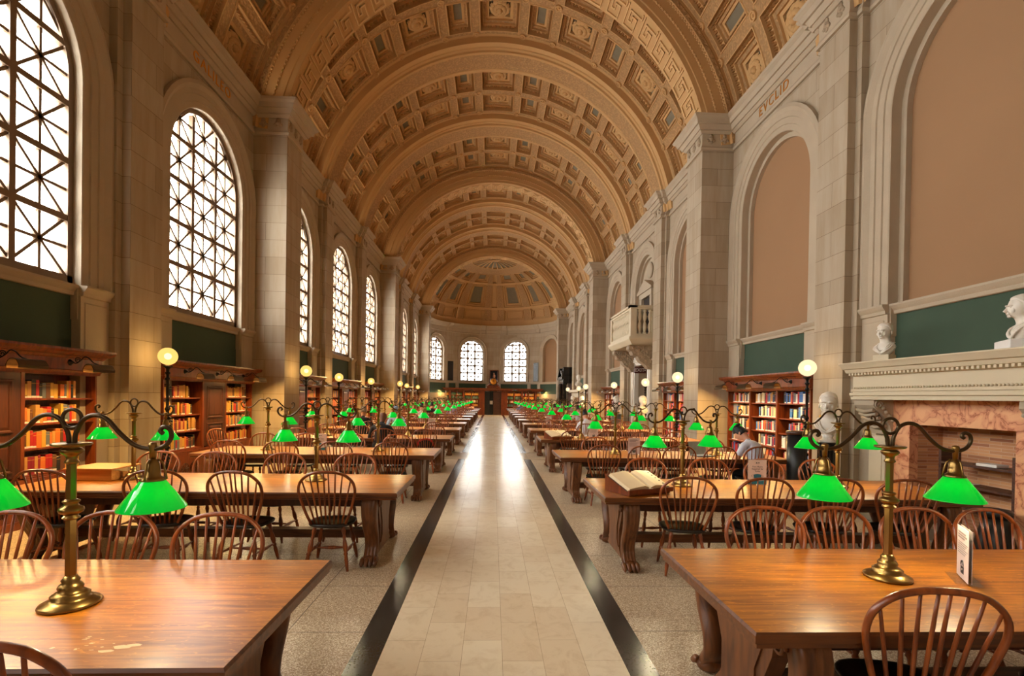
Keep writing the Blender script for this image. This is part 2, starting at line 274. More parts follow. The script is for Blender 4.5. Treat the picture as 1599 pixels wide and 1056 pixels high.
# ------------------------------------------------------------------ mesh builder
class MB:
    def __init__(s): s.v = []; s.f = []; s.m = []; s.sm = []
    def add(s, vs, fs, m=0, smooth=False):
        o = len(s.v); s.v.extend(tuple(map(float, p)) for p in vs)
        for f in fs: s.f.append(tuple(i + o for i in f)); s.m.append(m); s.sm.append(smooth)
    def box(s, x0, x1, y0, y1, z0, z1, m=0):
        vs = [(x0, y0, z0), (x1, y0, z0), (x1, y1, z0), (x0, y1, z0), (x0, y0, z1), (x1, y0, z1), (x1, y1, z1), (x0, y1, z1)]
        s.add(vs, [(0, 3, 2, 1), (4, 5, 6, 7), (0, 1, 5, 4), (1, 2, 6, 5), (2, 3, 7, 6), (3, 0, 4, 7)], m)
    def bbox(s, x0, x1, y0, y1, z0, z1, b=.01, m=0):      # box with chamfered vertical and top edges
        pl = [(x0 + b, y0), (x1 - b, y0), (x1, y0 + b), (x1, y1 - b), (x1 - b, y1), (x0 + b, y1), (x0, y1 - b), (x0, y0 + b)]
        cx_, cy_ = (x0 + x1) / 2, (y0 + y1) / 2
        ins = [(cx_ + (x - cx_) * (1 - 2 * b / max(x1 - x0, 1e-6)), cy_ + (y - cy_) * (1 - 2 * b / max(y1 - y0, 1e-6))) for x, y in pl]
        r = [[(x, y, z0 + b) for x, y in pl], [(x, y, z1 - b) for x, y in pl]]
        rings = [[(x, y, z0) for x, y in ins], r[0], r[1], [(x, y, z1) for x, y in ins]]
        s.loft(rings, m, caps=True)
    def loft(s, rings, m=0, caps=False, closed=True, smooth=False):
        n = len(rings[0]); vs = [p for r in rings for p in r]; fs = []
        for i in range(len(rings) - 1):
            for j in range(n if closed else n - 1):
                a, b = i * n + j, i * n + (j + 1) % n
                fs.append((a, b, b + n, a + n))
        s.add(vs, fs, m, smooth)
        if caps:
            o = len(s.v) - len(vs)
            s.f.append(tuple(o + j for j in reversed(range(n)))); s.m.append(m); s.sm.append(False)
            s.f.append(tuple(o + (len(rings) - 1) * n + j for j in range(n))); s.m.append(m); s.sm.append(False)
    def prism(s, poly, fn, a0, a1, m=0):                # polygon (u,v) extruded between a0 and a1, fn(u,v,a)->xyz
        s.loft([[fn(u, v, a0) for u, v in poly], [fn(u, v, a1) for u, v in poly]], m, caps=True)
    def lathe(s, prof, c=(0, 0, 0), n=16, m=0, smooth=True, sx=1, sy=1, ph=0.):
        rings = [[(c[0] + r * math.cos(2 * PI * k / n + ph) * sx, c[1] + r * math.sin(2 * PI * k / n + ph) * sy, c[2] + z) for k in range(n)] for r, z in prof]
        s.loft(rings, m, caps=True, smooth=smooth)
    def tube(s, pts, rad, n=8, m=0, caps=True, closed=False, smooth=True, flat_=1.0):
        P = [Vector(p) for p in pts]; N = len(P)
        R = rad if isinstance(rad, (list, tuple)) else [rad] * N
        rings = []; up_ = None
        for i in range(N):
            if closed: t = P[(i + 1) % N] - P[i - 1]
            else: t = P[min(i + 1, N - 1)] - P[max(i - 1, 0)]
            t.normalize()
            if up_ is None:
                up_ = Vector((0, 0, 1)) if abs(t.z) < .9 else Vector((0, 1, 0))
            a = up_ - t * up_.dot(t)
            if a.length < 1e-5: a = t.orthogonal()
            a.normalize(); b = t.cross(a); up_ = a
            rings.append([tuple(P[i] + a * (R[i] * math.cos(2 * PI * k / n)) + b * (R[i] * flat_ * math.sin(2 * PI * k / n))) for k in range(n)])
        if closed: rings.append(rings[0])
        s.loft(rings, m, caps=caps and not closed, smooth=smooth)
    def sphere(s, c, r, n=12, m=0, sc=(1, 1, 1)):
        prof = [(r * math.sin(PI * i / n), -r * math.cos(PI * i / n)) for i in range(n + 1)]
        prof[0] = (r * .01, -r); prof[-1] = (r * .01, r)
        rings = [[(c[0] + q * math.cos(2 * PI * k / (n * 2)) * sc[0], c[1] + q * math.sin(2 * PI * k / (n * 2)) * sc[1], c[2] + z * sc[2]) for k in range(n * 2)] for q, z in prof]
        s.loft(rings, m, caps=True, smooth=True)
    def mesh(s, name, mats):
        me = bpy.data.meshes.new(name); me.from_pydata(s.v, [], s.f); me.update()
        for mt in mats: me.materials.append(M[mt] if isinstance(mt, str) else mt)
        me.polygons.foreach_set('material_index', s.m); me.polygons.foreach_set('use_smooth', s.sm)
        bm = bmesh.new(); bm.from_mesh(me); bmesh.ops.recalc_face_normals(bm, faces=bm.faces); bm.to_mesh(me); bm.free()
        return me
    def build(s, name, mats, parent=None, loc=(0, 0, 0), rz=0.):
        if not isinstance(mats, (list, tuple)): mats = [mats]
        return link(name, s.mesh(name, mats), parent, loc, rz)
def link(name, data, parent=None, loc=(0, 0, 0), rz=0.):
    o = bpy.data.objects.new(name, data); col.objects.link(o)
    if parent is not None: o.parent = parent
    o.location = loc; o.rotation_euler = (0, 0, rz)
    return o
def thing(name, label, cat, loc=(0, 0, 0), rz=0., group=None):
    o = link(name, None, None, loc, rz); o.empty_display_size = .1
    return tag(o, label, cat, group)
def tag(o, label, cat, group=None):
    o['label'] = label; o['category'] = cat
    if group: o['group'] = group
    return o
def struct(o): o['kind'] = 'structure'; return o
def kids(o): return KIDS.setdefault(o.name, [])
KIDS = {}
def tree(o):      # children list for a prototype
    return [(c, [(g, [h for h in g.children]) for g in c.children]) for c in o.children]
def dup(proto, tr, loc, rz, label, group):
    r = proto.copy(); col.objects.link(r); r.location = loc; r.rotation_euler = (0, 0, rz); r['label'] = label
    if group: r['group'] = group
    for c, gs in tr:
        d = c.copy(); col.objects.link(d); d.parent = r
        for g, hs in gs:
            e = g.copy(); col.objects.link(e); e.parent = d
            for h in hs:
                k = h.copy(); col.objects.link(k); k.parent = e
    return r
def catmull(pts, n=6):
    P = [Vector(p) for p in pts]; P = [P[0] * 2 - P[1]] + P + [P[-1] * 2 - P[-2]]; out = []
    for i in range(1, len(P) - 2):
        for k in range(n):
            t = k / n; a, b, c, d = P[i - 1], P[i], P[i + 1], P[i + 2]
            out.append(.5 * ((2 * b) + (c - a) * t + (2 * a - 5 * b + 4 * c - d) * t * t + (3 * b - a - 3 * c + d) * t ** 3))
    out.append(P[-2]); return out
def area_light(name, loc, rot, w, h, power, color, parent=None, spread=PI):
    la = bpy.data.lights.new(name, 'AREA'); la.shape = 'RECTANGLE'; la.size = w; la.size_y = h; la.energy = power; la.color = color; la.spread = spread
    o = bpy.data.objects.new(name, la); col.objects.link(o); o.location = loc; o.rotation_euler = rot
    if parent: o.parent = parent
    return o
ORD = ['first', 'second', 'third', 'fourth', 'fifth', 'sixth', 'seventh', 'eighth', 'ninth', 'tenth', 'eleventh', 'twelfth', 'thirteenth', 'fourteenth', 'fifteenth', 'sixteenth', 'seventeenth', 'eighteenth', 'nineteenth', 'twentieth']
# ------------------------------------------------------------------ architecture
WX = 6.12                     # wall face
P0 = 13.93
PIERS = [12.70 + P0 * k for k in (-1, 0, 1, 2)]          # near face of each pier pair, .96 deep
PD = .96
GC = [PIERS[i] + PD + (P0 - PD) / 2 for i in range(3)]    # centre of each group of three bays
BAY = 4.65
YB = -5.0                     # wall behind the photographer
YA = 41.8; RA = 5.9           # apse centre and radius
PX = 5.29                     # pier face
ZE0, ZE1 = 8.2, 9.0           # entablature
VR, VZ = 6.31, 7.74           # vault radius and centre height
AR = 5.46                     # transverse arch radius
ZC, RI, RO = 6.27, 1.33, 1.84 # window arch centre, inner and outer archivolt radius
ZS = 3.28                     # sill top

def map_left(s, z, d): return (-WX + d, s, z)
def map_right(s, z, d): return (WX - d, s, z)
def map_apse(s, z, d):
    a = s / RA; r = RA - d
    return (r * math.sin(a), YA + r * math.cos(a), z)

# floor
fl = MB()
def quad(mb, x0, x1, y0, y1, z, m): mb.add([(x0, y0, z), (x1, y0, z), (x1, y1, z), (x0, y1, z)], [(0, 1, 2, 3)], m)
BC, BI, BO = .036, .81, 1.0
y_end = 49
gaps = [(13.75 + P0 * k, 15.35 + P0 * k) for k in (-1, 0, 1)]
ys = [YB]
for g in gaps: ys += list(g)
ys.append(y_end)
quad(fl, BC - BI, BC + BI, YB, y_end, 0, 0)
for i in range(len(ys) - 1):
    mt = 1 if i % 2 == 0 else 2
    for s in (-1, 1):
        a, b = sorted((BC + s * BI, BC + s * BO)); quad(fl, a, b, ys[i], ys[i + 1], 0, mt)
ys2 = [YB]
for g in gaps: ys2 += [g[0] - .05, g[0], g[1], g[1] + .05]
ys2.append(y_end)
for s in (-1, 1):
    a, b = sorted((BC + s * BO, s * 5.1)); c, d = sorted((s * 5.1, s * 8.6))
    for i in range(len(ys2) - 1): quad(fl, a, b, ys2[i], ys2[i + 1], 0, 1 if i % 4 in (1, 3) else 2)
    quad(fl, c, d, YB, y_end, 0, 2)
struct(fl.build('floor', ['slab', 'band', 'terrazzo']))

# walls with arched openings -------------------------------------------------
def arch_pts(sc, R, zb, n=24, zc=ZC):
    pts = [(sc - R, zb), (sc - R, (zb + zc) / 2)]
    pts += [(sc - R * math.cos(PI * k / n), zc + R * math.sin(PI * k / n)) for k in range(n + 1)]
    pts += [(sc + R, (zb + zc) / 2), (sc + R, zb)]
    return pts
def arch_norm(sc, R, n=24):
    return [(-1, 0), (-1, 0)] + [(-math.cos(PI * k / n), math.sin(PI * k / n)) for k in range(n + 1)] + [(1, 0), (1, 0)]
def wall_plate(mb, mp, s0, s1, sc, R, zb, zt, m=0, zc=ZC):
    A = arch_pts(sc, R, zb, zc=zc)
    vs = [mp(u, z, 0) for u, z in A] + [mp(min(max(u, s0), s1) if 0 < i < len(A) - 1 else u, zt, 0) for i, (u, z) in enumerate(A)]
    n = len(A); fs = [(i, i + 1, n + i + 1, n + i) for i in range(n - 1)]
    mb.add(vs, fs, m)
    mb.add([mp(s0, zb, 0), mp(sc - R, zb, 0), mp(sc - R, zt, 0), mp(s0, zt, 0)], [(0, 1, 2, 3)], m)
    mb.add([mp(sc + R, zb, 0), mp(s1, zb, 0), mp(s1, zt, 0), mp(sc + R, zt, 0)], [(0, 1, 2, 3)], m)
def archivolt(mb, mp, sc, Ri, Ro, zb, reveal, m=0, zc=ZC, strip=True):
    w = Ro - Ri
    prof = [(w, 0), (w, .085), (w * .86, .10), (w * .78, .075), (w * .70, .05), (w * .52, .05), (w * .50, .03), (w * .26, .03), (w * .24, .01), (.02, .01), (0, 0), (0, -reveal)]
    if strip: prof += [(-.10, -reveal), (-.10, -reveal - .1)]
    A = arch_pts(sc, Ri, zb, zc=zc); N = arch_norm(sc, Ri)
    rows = [[mp(u + nx * dr, z + nz * dr, d) for (u, z), (nx, nz) in zip(A, N)] for dr, d in prof]
    mb.loft(rows, m, closed=False)
def window(mp, sc, Rg, zb, d0, name, zc=ZC, cols=3, row=None, thick=1.0):
    """bronze window filling an arch of radius Rg at depth d0: frame, main rails, star glazing bars, panes"""
    fw_ = .09; f = MB(); A = arch_pts(sc, Rg, zb, zc=zc); N = arch_norm(sc, Rg)
    prof = [(.02, d0 + .05), (-fw_, d0 + .05), (-fw_, d0 - .06), (.02, d0 - .06)]
    f.loft([[mp(u + nx * dr, z + nz * dr, d) for (u, z), (nx, nz) in zip(A, N)] for dr, d in prof], 0, closed=False)
    def bar(mb, u0, z0, u1, z1, w, dp):
        L = math.hypot(u1 - u0, z1 - z0); px, pz = -(z1 - z0) / L * w / 2, (u1 - u0) / L * w / 2
        c = [(u0 + px, z0 + pz), (u1 + px, z1 + pz), (u1 - px, z1 - pz), (u0 - px, z0 - pz)]
        mb.loft([[mp(u, z, d0 + dp) for u, z in c], [mp(u, z, d0 - dp) for u, z in c]], 0, caps=True)
    def clip(u0, z0, u1, z1, R):       # clip a segment to the arch opening
        best = None; K = 40; ins = []
        for k in range(K + 1):
            u = u0 + (u1 - u0) * k / K; z = z0 + (z1 - z0) * k / K
            ok = abs(u - sc) <= R and z >= zb and (z <= zc or math.hypot(u - sc, z - zc) <= R)
            if ok: ins.append((u, z))
        return (ins[0], ins[-1]) if len(ins) > 1 else None
    bar(f, sc - Rg, zb + .06, sc + Rg, zb + .06, .14, .05)
    R_ = Rg - fw_ / 2; cw = 2 * (Rg - fw_) / cols; rh = row or cw
    zs = []; z = zb + .13
    while z < zc + Rg: zs.append(z); z += rh
    for z in zs[1:]:
        c = clip(sc - Rg, z, sc + Rg, z, R_)
        if c: bar(f, *c[0], *c[1], .088 * thick, .045)
    us = [sc - Rg + fw_ + cw * k for k in range(cols + 1)]
    for u in us[1:-1]:
        c = clip(u, zb, u, zc + Rg, R_)
        if c: bar(f, *c[0], *c[1], .088 * thick, .046)
    fo = struct(f.build(name, 'winframe'))
    g = MB()
    for z in zs:
        for k in range(cols):
            a, b = us[k], us[k + 1]; cu, cz = (a + b) / 2, z + rh / 2
            for (u0, z0, u1, z1) in ((a, z, b, z + rh), (a, z + rh, b, z), (cu, z, cu, z + rh), (a, cz, b, cz)):
                c = clip(u0, z0, u1, z1, R_)
                if c: bar(g, *c[0], *c[1], .042 * thick, .02)
    g.build('glazing_bars', 'winframe', fo)
    p = MB(); B = arch_pts(sc, Rg - .02, zb, zc=zc)
    p.add([mp(u, z, d0 - .012) for u, z in B], [tuple(range(len(B)))], 0)
    p.build('pane', 'pane', fo)
    return fo
def portal(loc, rot, w, h):
    o = area_light('window_daylight_portal', loc, rot, w, h, 1, (1, 1, 1)); o.data.cycles.is_portal = True

def sillband(mb, mp, s0, s1, sc, Ri, Ro, deep=-.08):
    """moulded sill under the arch, breaking forward over the two pedestals"""
    prof = [(ZS - .16, 0), (ZS - .15, .03), (ZS - .10, .035), (ZS - .07, .06), (ZS - .03, .085), (ZS, .085), (ZS, -.35)]
    for a, b, off in ((sc - Ro - .02, sc - Ri + .03, .03), (sc - Ri + .03, sc + Ri - .03, deep), (sc + Ri - .03, sc + Ro + .02, .03)):
        k = max(2, int((b - a) / .35))
        mb.loft([[mp(a + (b - a) * i / k, z, max(d + off, -.3) if d > -.3 else d) for i in range(k + 1)] for z, d in prof], 1, closed=False)
        for u in (a, b): mb.add([mp(u, z, d + off if d > -.3 else d) for z, d in prof], [tuple(range(len(prof)))], 1)
    for a, b in ((sc - Ro, sc - Ri + .04), (sc + Ri - .04, sc + Ro)):      # pedestals under the archivolt
        mb.loft([[mp(u, z, d) for u, d in ((a, -.12), (a, .03), (b, .03), (b, -.12))] for z in (0, ZS - .16)], 1, closed=False)
        q = .06
        mb.loft([[mp(u, z, .03 + e) for u, z in ((a + q + g_, 2.3), (b - q - g_, 2.3), (b - q - g_, ZS - .24 - g_), (a + q + g_, ZS - .24 - g_))] for e, g_ in ((0, 0), (.012, .015))], 1, caps=True)

nwin = 0
WALLS = {}
for side, mp in (('left', map_left), ('right', map_right)):
    w = MB()
    bays = []
    for gi, gc in enumerate(GC):
        for b in (-1, 0, 1): bays.append((gi, b, gc + b * BAY))
    bays.insert(0, (-1, 0, PIERS[0] - .25 - BAY / 2))
    for gi, b, sc in bays:
        s0, s1 = sc - BAY / 2, sc + BAY / 2
        if gi >= 0 and b == -1: s0 = PIERS[gi] + PD - .02
        if gi >= 0 and b == 1: s1 = PIERS[gi + 1] + .02
        door = side == 'right' and gi == 1 and b == 0
        wall_plate(w, mp, s0, s1, sc, RO - .02, ZS - .2, ZE0 + .3, 0)
        archivolt(w, mp, sc, RI, RO, ZS - .02, .16 if side == 'left' else .16, 1, strip=(side == 'right'))
        fire = side == 'right' and b == 0 and gi in (0,)
        if side == 'left':
            nwin += 1
            window(mp, sc, RI, ZS + .0, -.17, 'window_%d' % nwin)
            portal((-WX - .45, sc, 5.45), (0, -PI / 2, 0), 4.4, 2.7)
            # outer reveal
            A = arch_pts(sc, RI, ZS - .1); w.loft([[mp(u, z, d) for u, z in A] for d in (-.16, -.42)], 1, closed=False)
        else:
            B = arch_pts(sc, RI - .09, ZS - .1)
            if door:   # pedimented doorway onto the balcony inside the niche
                w.add([mp(u, z, -.26) for u, z in B], [tuple(range(len(B)))], 1)
            else:
                w.add([mp(u, z, -.25) for u, z in B], [tuple(range(len(B)))], 2)
        sillband(w, mp, s0, s1, sc, RI, RO)
        for e in (-1, 1):      # solid masonry behind the pedestals, added to stop sky light leaking in
            a_, b_ = sorted((sc + e * (RI - .06), sc + e * (RO + .05))); w.loft([[mp(u, z, d) for u, d in ((a_, -.5), (a_, -.005), (b_, -.005), (b_, -.5))] for z in (ZS - .5, ZS - .005)], 1, caps=True)
        # green panel below the sill, plain wall behind the bookcases
        if not door:
            w.add([mp(sc - RI, 2.0, -.1), mp(sc + RI, 2.0, -.1), mp(sc + RI, ZS, -.1), mp(sc - RI, ZS, -.1)], [(0, 1, 2, 3)], 3)
            if not (side == 'right' and b == 0 and gi in (0, 2)):
                w.add([mp(s0, 0, -.2), mp(s1, 0, -.2), mp(s1, 2.2, -.2), mp(s0, 2.2, -.2)], [(0, 1, 2, 3)], 0)
            else:
                for a_, b_ in ((s0, sc - 1.3), (sc + 1.3, s1)):
                    w.add([mp(a_, 0, -.02), mp(b_, 0, -.02), mp(b_, 2.6, -.02), mp(a_, 2.6, -.02)], [(0, 1, 2, 3)], 0)
                w.add([mp(s0, 2.0, -.02), mp(s1, 2.0, -.02), mp(s1, 2.4, -.02), mp(s0, 2.4, -.02)], [(0, 1, 2, 3)], 0)
        else:
            for a_, b_ in ((s0, sc - .9), (sc + .9, s1)):
                w.add([mp(a_, 0, -.05), mp(b_, 0, -.05), mp(b_, ZS, -.05), mp(a_, ZS, -.05)], [(0, 1, 2, 3)], 0)
            w.add([mp(sc - .9, 3.15, -.05), mp(sc + .9, 3.15, -.05), mp(sc + .9, ZS, -.05), mp(sc - .9, ZS, -.05)], [(0, 1, 2, 3)], 0)
    WALLS[side] = struct(w.build('wall_' + side, ['stone', 'stone_plain', 'panel_tan', 'panel_green']))
DOOR_Y = GC[1]

# back wall behind the photographer, with a window either side of nothing but stone
bw = MB()
bw.add([(-6.6, YB, 0), (6.6, YB, 0), (6.6, YB, 14.3), (-6.6, YB, 14.3)], [(0, 1, 2, 3)], 0)
struct(bw.build('wall_back', ['stone']))

# piers and pilasters
def pilaster(sg, y0, y1, x0, z0=0, z1=ZE0):
    p = MB(); p.box(*sorted((sg * x0, sg * 6.3)), y0, y1, z0, z1, 0)
    p.box(*sorted((sg * (x0 - .05), sg * 6.3)), y0 - .05, y1 + .05, z0, z0 + .3, 0)
    return p
for sg in (-1, 1):
    for py in PIERS:
        struct(pilaster(sg, py, py + PD, PX).build('pillar', ['stone']))
    for gc in GC:
        for k in (-.5, .5):
            c = gc + k * BAY
            p = pilaster(sg, c - .38, c + .38, 5.86)
            p.box(*sorted((sg * 5.995, sg * 6.28)), c - .5, c + .5, 0, ZE0, 0)
            struct(p.build('pillar', ['stone']))

# entablature: moulded profile mitred round every pilaster and pier
EPROF = [(8.2, 0), (8.2, .05), (8.26, .06), (8.30, .03), (8.34, .02), (8.34, .015), (8.62, .015), (8.62, .05), (8.67, .10), (8.69, .10), (8.69, .13), (8.70, .13), (8.80, .18), (8.80, .22), (8.90, .25), (8.95, .31), (9.0, .33), (9.0, -.3)]
def off_path(P, d):
    out = []
    for i, p in enumerate(P):
        ns = []
        if i > 0: t = (Vector(p) - Vector(P[i - 1])).normalized(); ns.append(Vector((t.y, -t.x)))
        if i < len(P) - 1: t = (Vector(P[i + 1]) - Vector(p)).normalized(); ns.append(Vector((t.y, -t.x)))
        if len(ns) == 2:
            b = ns[0] + ns[1]; b = b * (2 / max(b.dot(b), 1e-4)) if b.length > 1e-3 else ns[0]
            out.append(Vector(p) + b * d)
        else: out.append(Vector(p) + ns[0] * d)
    return out
for ti, sg in ((1, -1), (2, 1)):
    P = []; ev = []
    for py in PIERS: ev.append((py, py + PD, PX))
    for gc in GC:
        for k in (-.5, .5):
            ev.append((gc + k * BAY - .5, gc + k * BAY + .5, 5.995)); 
    ev.sort(); P.append((sg * WX, YB))
    for a, b, x in ev:
        if x == 5.995:
            P += [(sg * WX, a), (sg * 5.995, a), (sg * 5.995, a + .12), (sg * 5.86, a + .12), (sg * 5.86, b - .12), (sg * 5.995, b - .12), (sg * 5.995, b), (sg * WX, b)]
        else: P += [(sg * WX, a), (sg * x, a), (sg * x, b), (sg * WX, b)]
    P.append((sg * WX, 42.2))
    e = MB()
    rows = []
    for z, d in EPROF:
        rows.append([(q.x, q.y, z) for q in off_path(P, d if sg < 0 else -d)])
    e.loft(rows, 0, closed=False)
    # foliate reliefs on the necking of piers and pilasters
    for a, b, x in ev:
        w_ = b - a; n_ = 3 if x == PX else 2
        for k in range(n_):
            yy = a + w_ * (k + .5) / n_ if x == PX else (a + b) / 2 + (k - .5) * .36
            xx = x if x == PX else 5.86
            for dz, r in ((.09, .055), (-.06, .045), (.02, .07)):
                e.sphere((sg * (xx - .02), yy, 8.48 + dz), r, 5, 1, (.6, 1, 1))
            e.sphere((sg * (xx - .02), yy - .06, 8.46), .04, 4, 1, (.6, 1, 1)); e.sphere((sg * (xx - .02), yy + .06, 8.46), .04, 4, 1, (.6, 1, 1))
        if x == PX:
            for yy, sgn in ((a, -1), (b, 1)):
                for k in range(2):
                    xx = sg * (PX + .22 + .36 * k)
                    for dz, r in ((.09, .06), (-.06, .05), (.02, .075)): e.sphere((xx, yy + sgn * .02, 8.48 + dz), r, 5, 1, (1, .6, 1))
                    for dx in (-.07, .07): e.sphere((xx + dx, yy + sgn * .02, 8.46), .045, 4, 1, (1, .6, 1))
    struct(e.build('trim_%d' % ti, ['stone_plain', 'stone_orn']))

# gilded names cut in the frieze
def letters(txt, mw, size, parent, mat='gold', ext=.006, name='inscription', align='CENTER', sp=1.0):
    cu = bpy.data.curves.new(name, 'FONT'); cu.body = txt; cu.size = size; cu.extrude = ext; cu.align_x = align; cu.align_y = 'CENTER'; cu.space_character = sp
    o = bpy.data.objects.new(name, cu); col.objects.link(o)
    dg = bpy.context.evaluated_depsgraph_get(); me = bpy.data.meshes.new_from_object(o.evaluated_get(dg)); bpy.data.objects.remove(o)
    me.materials.clear(); me.materials.append(M[mat]); me.transform(mw)
    return link(name, me, parent)
def frame(o, X, Y): X, Y = Vector(X), Vector(Y); Z = X.cross(Y); return Matrix(((X.x, Y.x, Z.x, o[0]), (X.y, Y.y, Z.y, o[1]), (X.z, Y.z, Z.z, o[2]), (0, 0, 0, 1)))
letters('EVCLID', frame((WX - .02, GC[0] + BAY, 8.48), (0, -1, 0), (0, 0, 1)), .30, WALLS['right'], sp=1.25)
letters('GALILEO', frame((-WX + .02, GC[0] + BAY, 8.48), (0, 1, 0), (0, 0, 1)), .30, WALLS['left'], sp=1.25)

# ------------------------------------------------------------------ vault
def vmap(th, y, d):      # th degrees from the crown, d outward from the vault surface
    a = math.radians(th); r = VR + d
    return (r * math.sin(a), y, VZ + r * math.cos(a))
def dmap(a, p, d):       # semi-dome: azimuth, polar height (degrees)
    a = math.radians(a); p = math.radians(p)
    return ((RA + .12 + d) * math.cos(p) * math.sin(a), YA + (RA + .12 + d) * math.cos(p) * math.cos(a), 8.5 + (4.7 + d) * math.sin(p))
def loop(u0, u1, v0, v1, n):
    L = [(u0 + (u1 - u0) * i / n, v0) for i in range(n)] + [(u1, v0 + (v1 - v0) * i / n) for i in range(n)]
    L += [(u1 - (u1 - u0) * i / n, v1) for i in range(n)] + [(u0, v1 - (v1 - v0) * i / n) for i in range(n)]
    return L
def coffer(mb, mp, u0, u1, v0, v1, steps, su, sv, n=3, bottom=0, dent=None):
    """nested recess: steps = [(inset metres, depth, material of the ring leading to it)]; su, sv = metres per unit of u, v"""
    prev = None; base = len(mb.v)
    for ins, d, m in steps:
        L = loop(u0 + ins / su, u1 - ins / su, v0 + ins / sv, v1 - ins / sv, n)
        cur = [mp(u, v, d) for u, v in L]
        if prev: mb.loft([prev, cur], m)
        prev = cur
    ins, d, m = steps[-1]
    a, b, c, e = u0 + ins / su, u1 - ins / su, v0 + ins / sv, v1 - ins / sv
    mb.loft([[mp(a + (b - a) * i / n, c, d) for i in range(n + 1)], [mp(a + (b - a) * i / n, e, d) for i in range(n + 1)]], bottom, closed=False)
    if dent:
        ins, d0, d1, sz, gap = dent
        for (ua, va, ub, vb) in ((u0 + ins / su, v0 + ins / sv, u1 - ins / su, v0 + ins / sv), (u0 + ins / su, v1 - ins / sv, u1 - ins / su, v1 - ins / sv),
                                 (u0 + ins / su, v0 + ins / sv, u0 + ins / su, v1 - ins / sv), (u1 - ins / su, v0 + ins / sv, u1 - ins / su, v1 - ins / sv)):
            Ln = math.hypot((ub - ua) * su, (vb - va) * sv); k = max(1, int(Ln / gap))
            for i in range(k):
                t = (i + .5) / k; u, v = ua + (ub - ua) * t, va + (vb - va) * t; hu, hv = sz / su / 2, sz / sv / 2
                vs = [mp(u + p * hu, v + q * hv, dd) for dd in (d0, d1) for p, q in ((-1, -1), (1, -1), (1, 1), (-1, 1))]
                mb.add(vs, [(0, 1, 2, 3), (0, 4, 5, 1), (1, 5, 6, 2), (2, 6, 7, 3), (3, 7, 4, 0)], 0)
SU = VR * PI / 180
SQ = [(0, 0, 0), (.13, 0, 1), (.14, -.025, 0), (.165, -.025, 0), (.17, .10, 0), (.27, .10, 0), (.275, .17, 0), (.37, .17, 1), (.375, .23, 0), (.46, .23, 0), (.47, .32, 0)]
NR = [(0, 0, 0), (.13, 0, 1), (.14, -.025, 0), (.165, -.025, 0), (.17, .10, 0), (.26, .10, 0), (.265, .17, 0), (.33, .17, 1), (.335, .22, 0), (.40, .22, 0), (.405, .26, 0)]
def rosette_mesh():
    r = MB()
    for ring, (n, rad, len_, wd, h) in enumerate(((12, .29, .16, .075, .0), (9, .17, .13, .072, .05))):
        for k in range(n):
            a = 2 * PI * (k + ring * .5) / n; c, s = math.cos(a), math.sin(a)
            pr = [(rad - len_, .4), (rad - len_ * .4, 1.0), (rad + .0, 1.1), (rad + .05, .6)]
            rows = []
            for i, (q, wf) in enumerate(pr):
                lift = .02 + h + (.05, .10, .11, .05)[i]
                rows.append([(c * q - s * wd * wf * t, s * q + c * wd * wf * t, lift - .03 * abs(t)) for t in (-1, 0, 1)])
            r.loft(rows, 0, closed=False, smooth=True)
    r.lathe([(.20, .02), (.19, .05), (.10, .10), (.09, .15), (.06, .20), (.01, .22)], n=14)
    return r.mesh('rosette', ['plaster'])
ROS = rosette_mesh()
HALF = .78
nceil = 0
intervals = []
for gi, gc in enumerate(GC):
    r1, r2_ = gc - BAY / 2, gc + BAY / 2
    intervals.append([(PIERS[gi] + PD - .03, r1 - HALF), (r1 + HALF, r2_ - HALF), (r2_ + HALF, PIERS[gi + 1] + .03)])
intervals.insert(0, [(YB, PIERS[0] + .03)])
for ivs in intervals:
    c = MB(); ros = []
    for ya, yb in ivs:
        my = .12; nrow = 2 if yb - ya < 4 else 3
        h = (yb - ya - 2 * my) / nrow
        for e0, e1 in ((ya, ya + my), (yb - my, yb)):
            c.loft([[vmap(t, e0, 0) for t in range(-82, 83, 4)], [vmap(t, e1, 0) for t in range(-82, 83, 4)]], 0, closed=False, smooth=True)
        for s in (-1, 1):
            c.loft([[vmap(s * t, ya, 0) for t in (79.2, 84, 90)], [vmap(s * t, yb, 0) for t in (79.2, 84, 90)]], 0, closed=False, smooth=True)
        for r in range(nrow):
            v0, v1 = ya + my + r * h, ya + my + (r + 1) * h
            for k in range(-3, 4):
                t = 24 * k
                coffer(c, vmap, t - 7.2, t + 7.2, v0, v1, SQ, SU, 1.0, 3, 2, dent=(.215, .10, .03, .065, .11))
                ros.append((t, (v0 + v1) / 2))
            for k in range(-3, 3):
                t = 24 * k + 12
                coffer(c, vmap, t - 4.8, t + 4.8, v0, v1, NR, SU, 1.0, 3, 2, dent=(.21, .10, .03, .065, .11))
            # medallions where the bands cross
            for k in range(-3, 4):
                for tt in (24 * k - 7.2, 24 * k + 7.2):
                    for vv in ((v0,) if r else (v0, v0)) + ((v1,) if r == nrow - 1 else ()):
                        rings = []
                        for rr, dd in ((.115, .0), (.11, -.045), (.08, -.045), (.07, -.02), (.035, -.02), (.02, -.05)):
                            rings.append([vmap(tt + rr * math.cos(2 * PI * q / 12) / SU, vv + rr * math.sin(2 * PI * q / 12), dd) for q in range(12)])
                        c.loft(rings, 0, caps=True)
    co = struct(c.build('ceiling', ['plaster', 'plaster_orn', 'plaster_blue']))
    for t, y in ros:
        p = vmap(t, y, .30); a = math.radians(t)
        o = link('rosette', ROS, co, p); o.rotation_euler = (0, PI + a, 0)

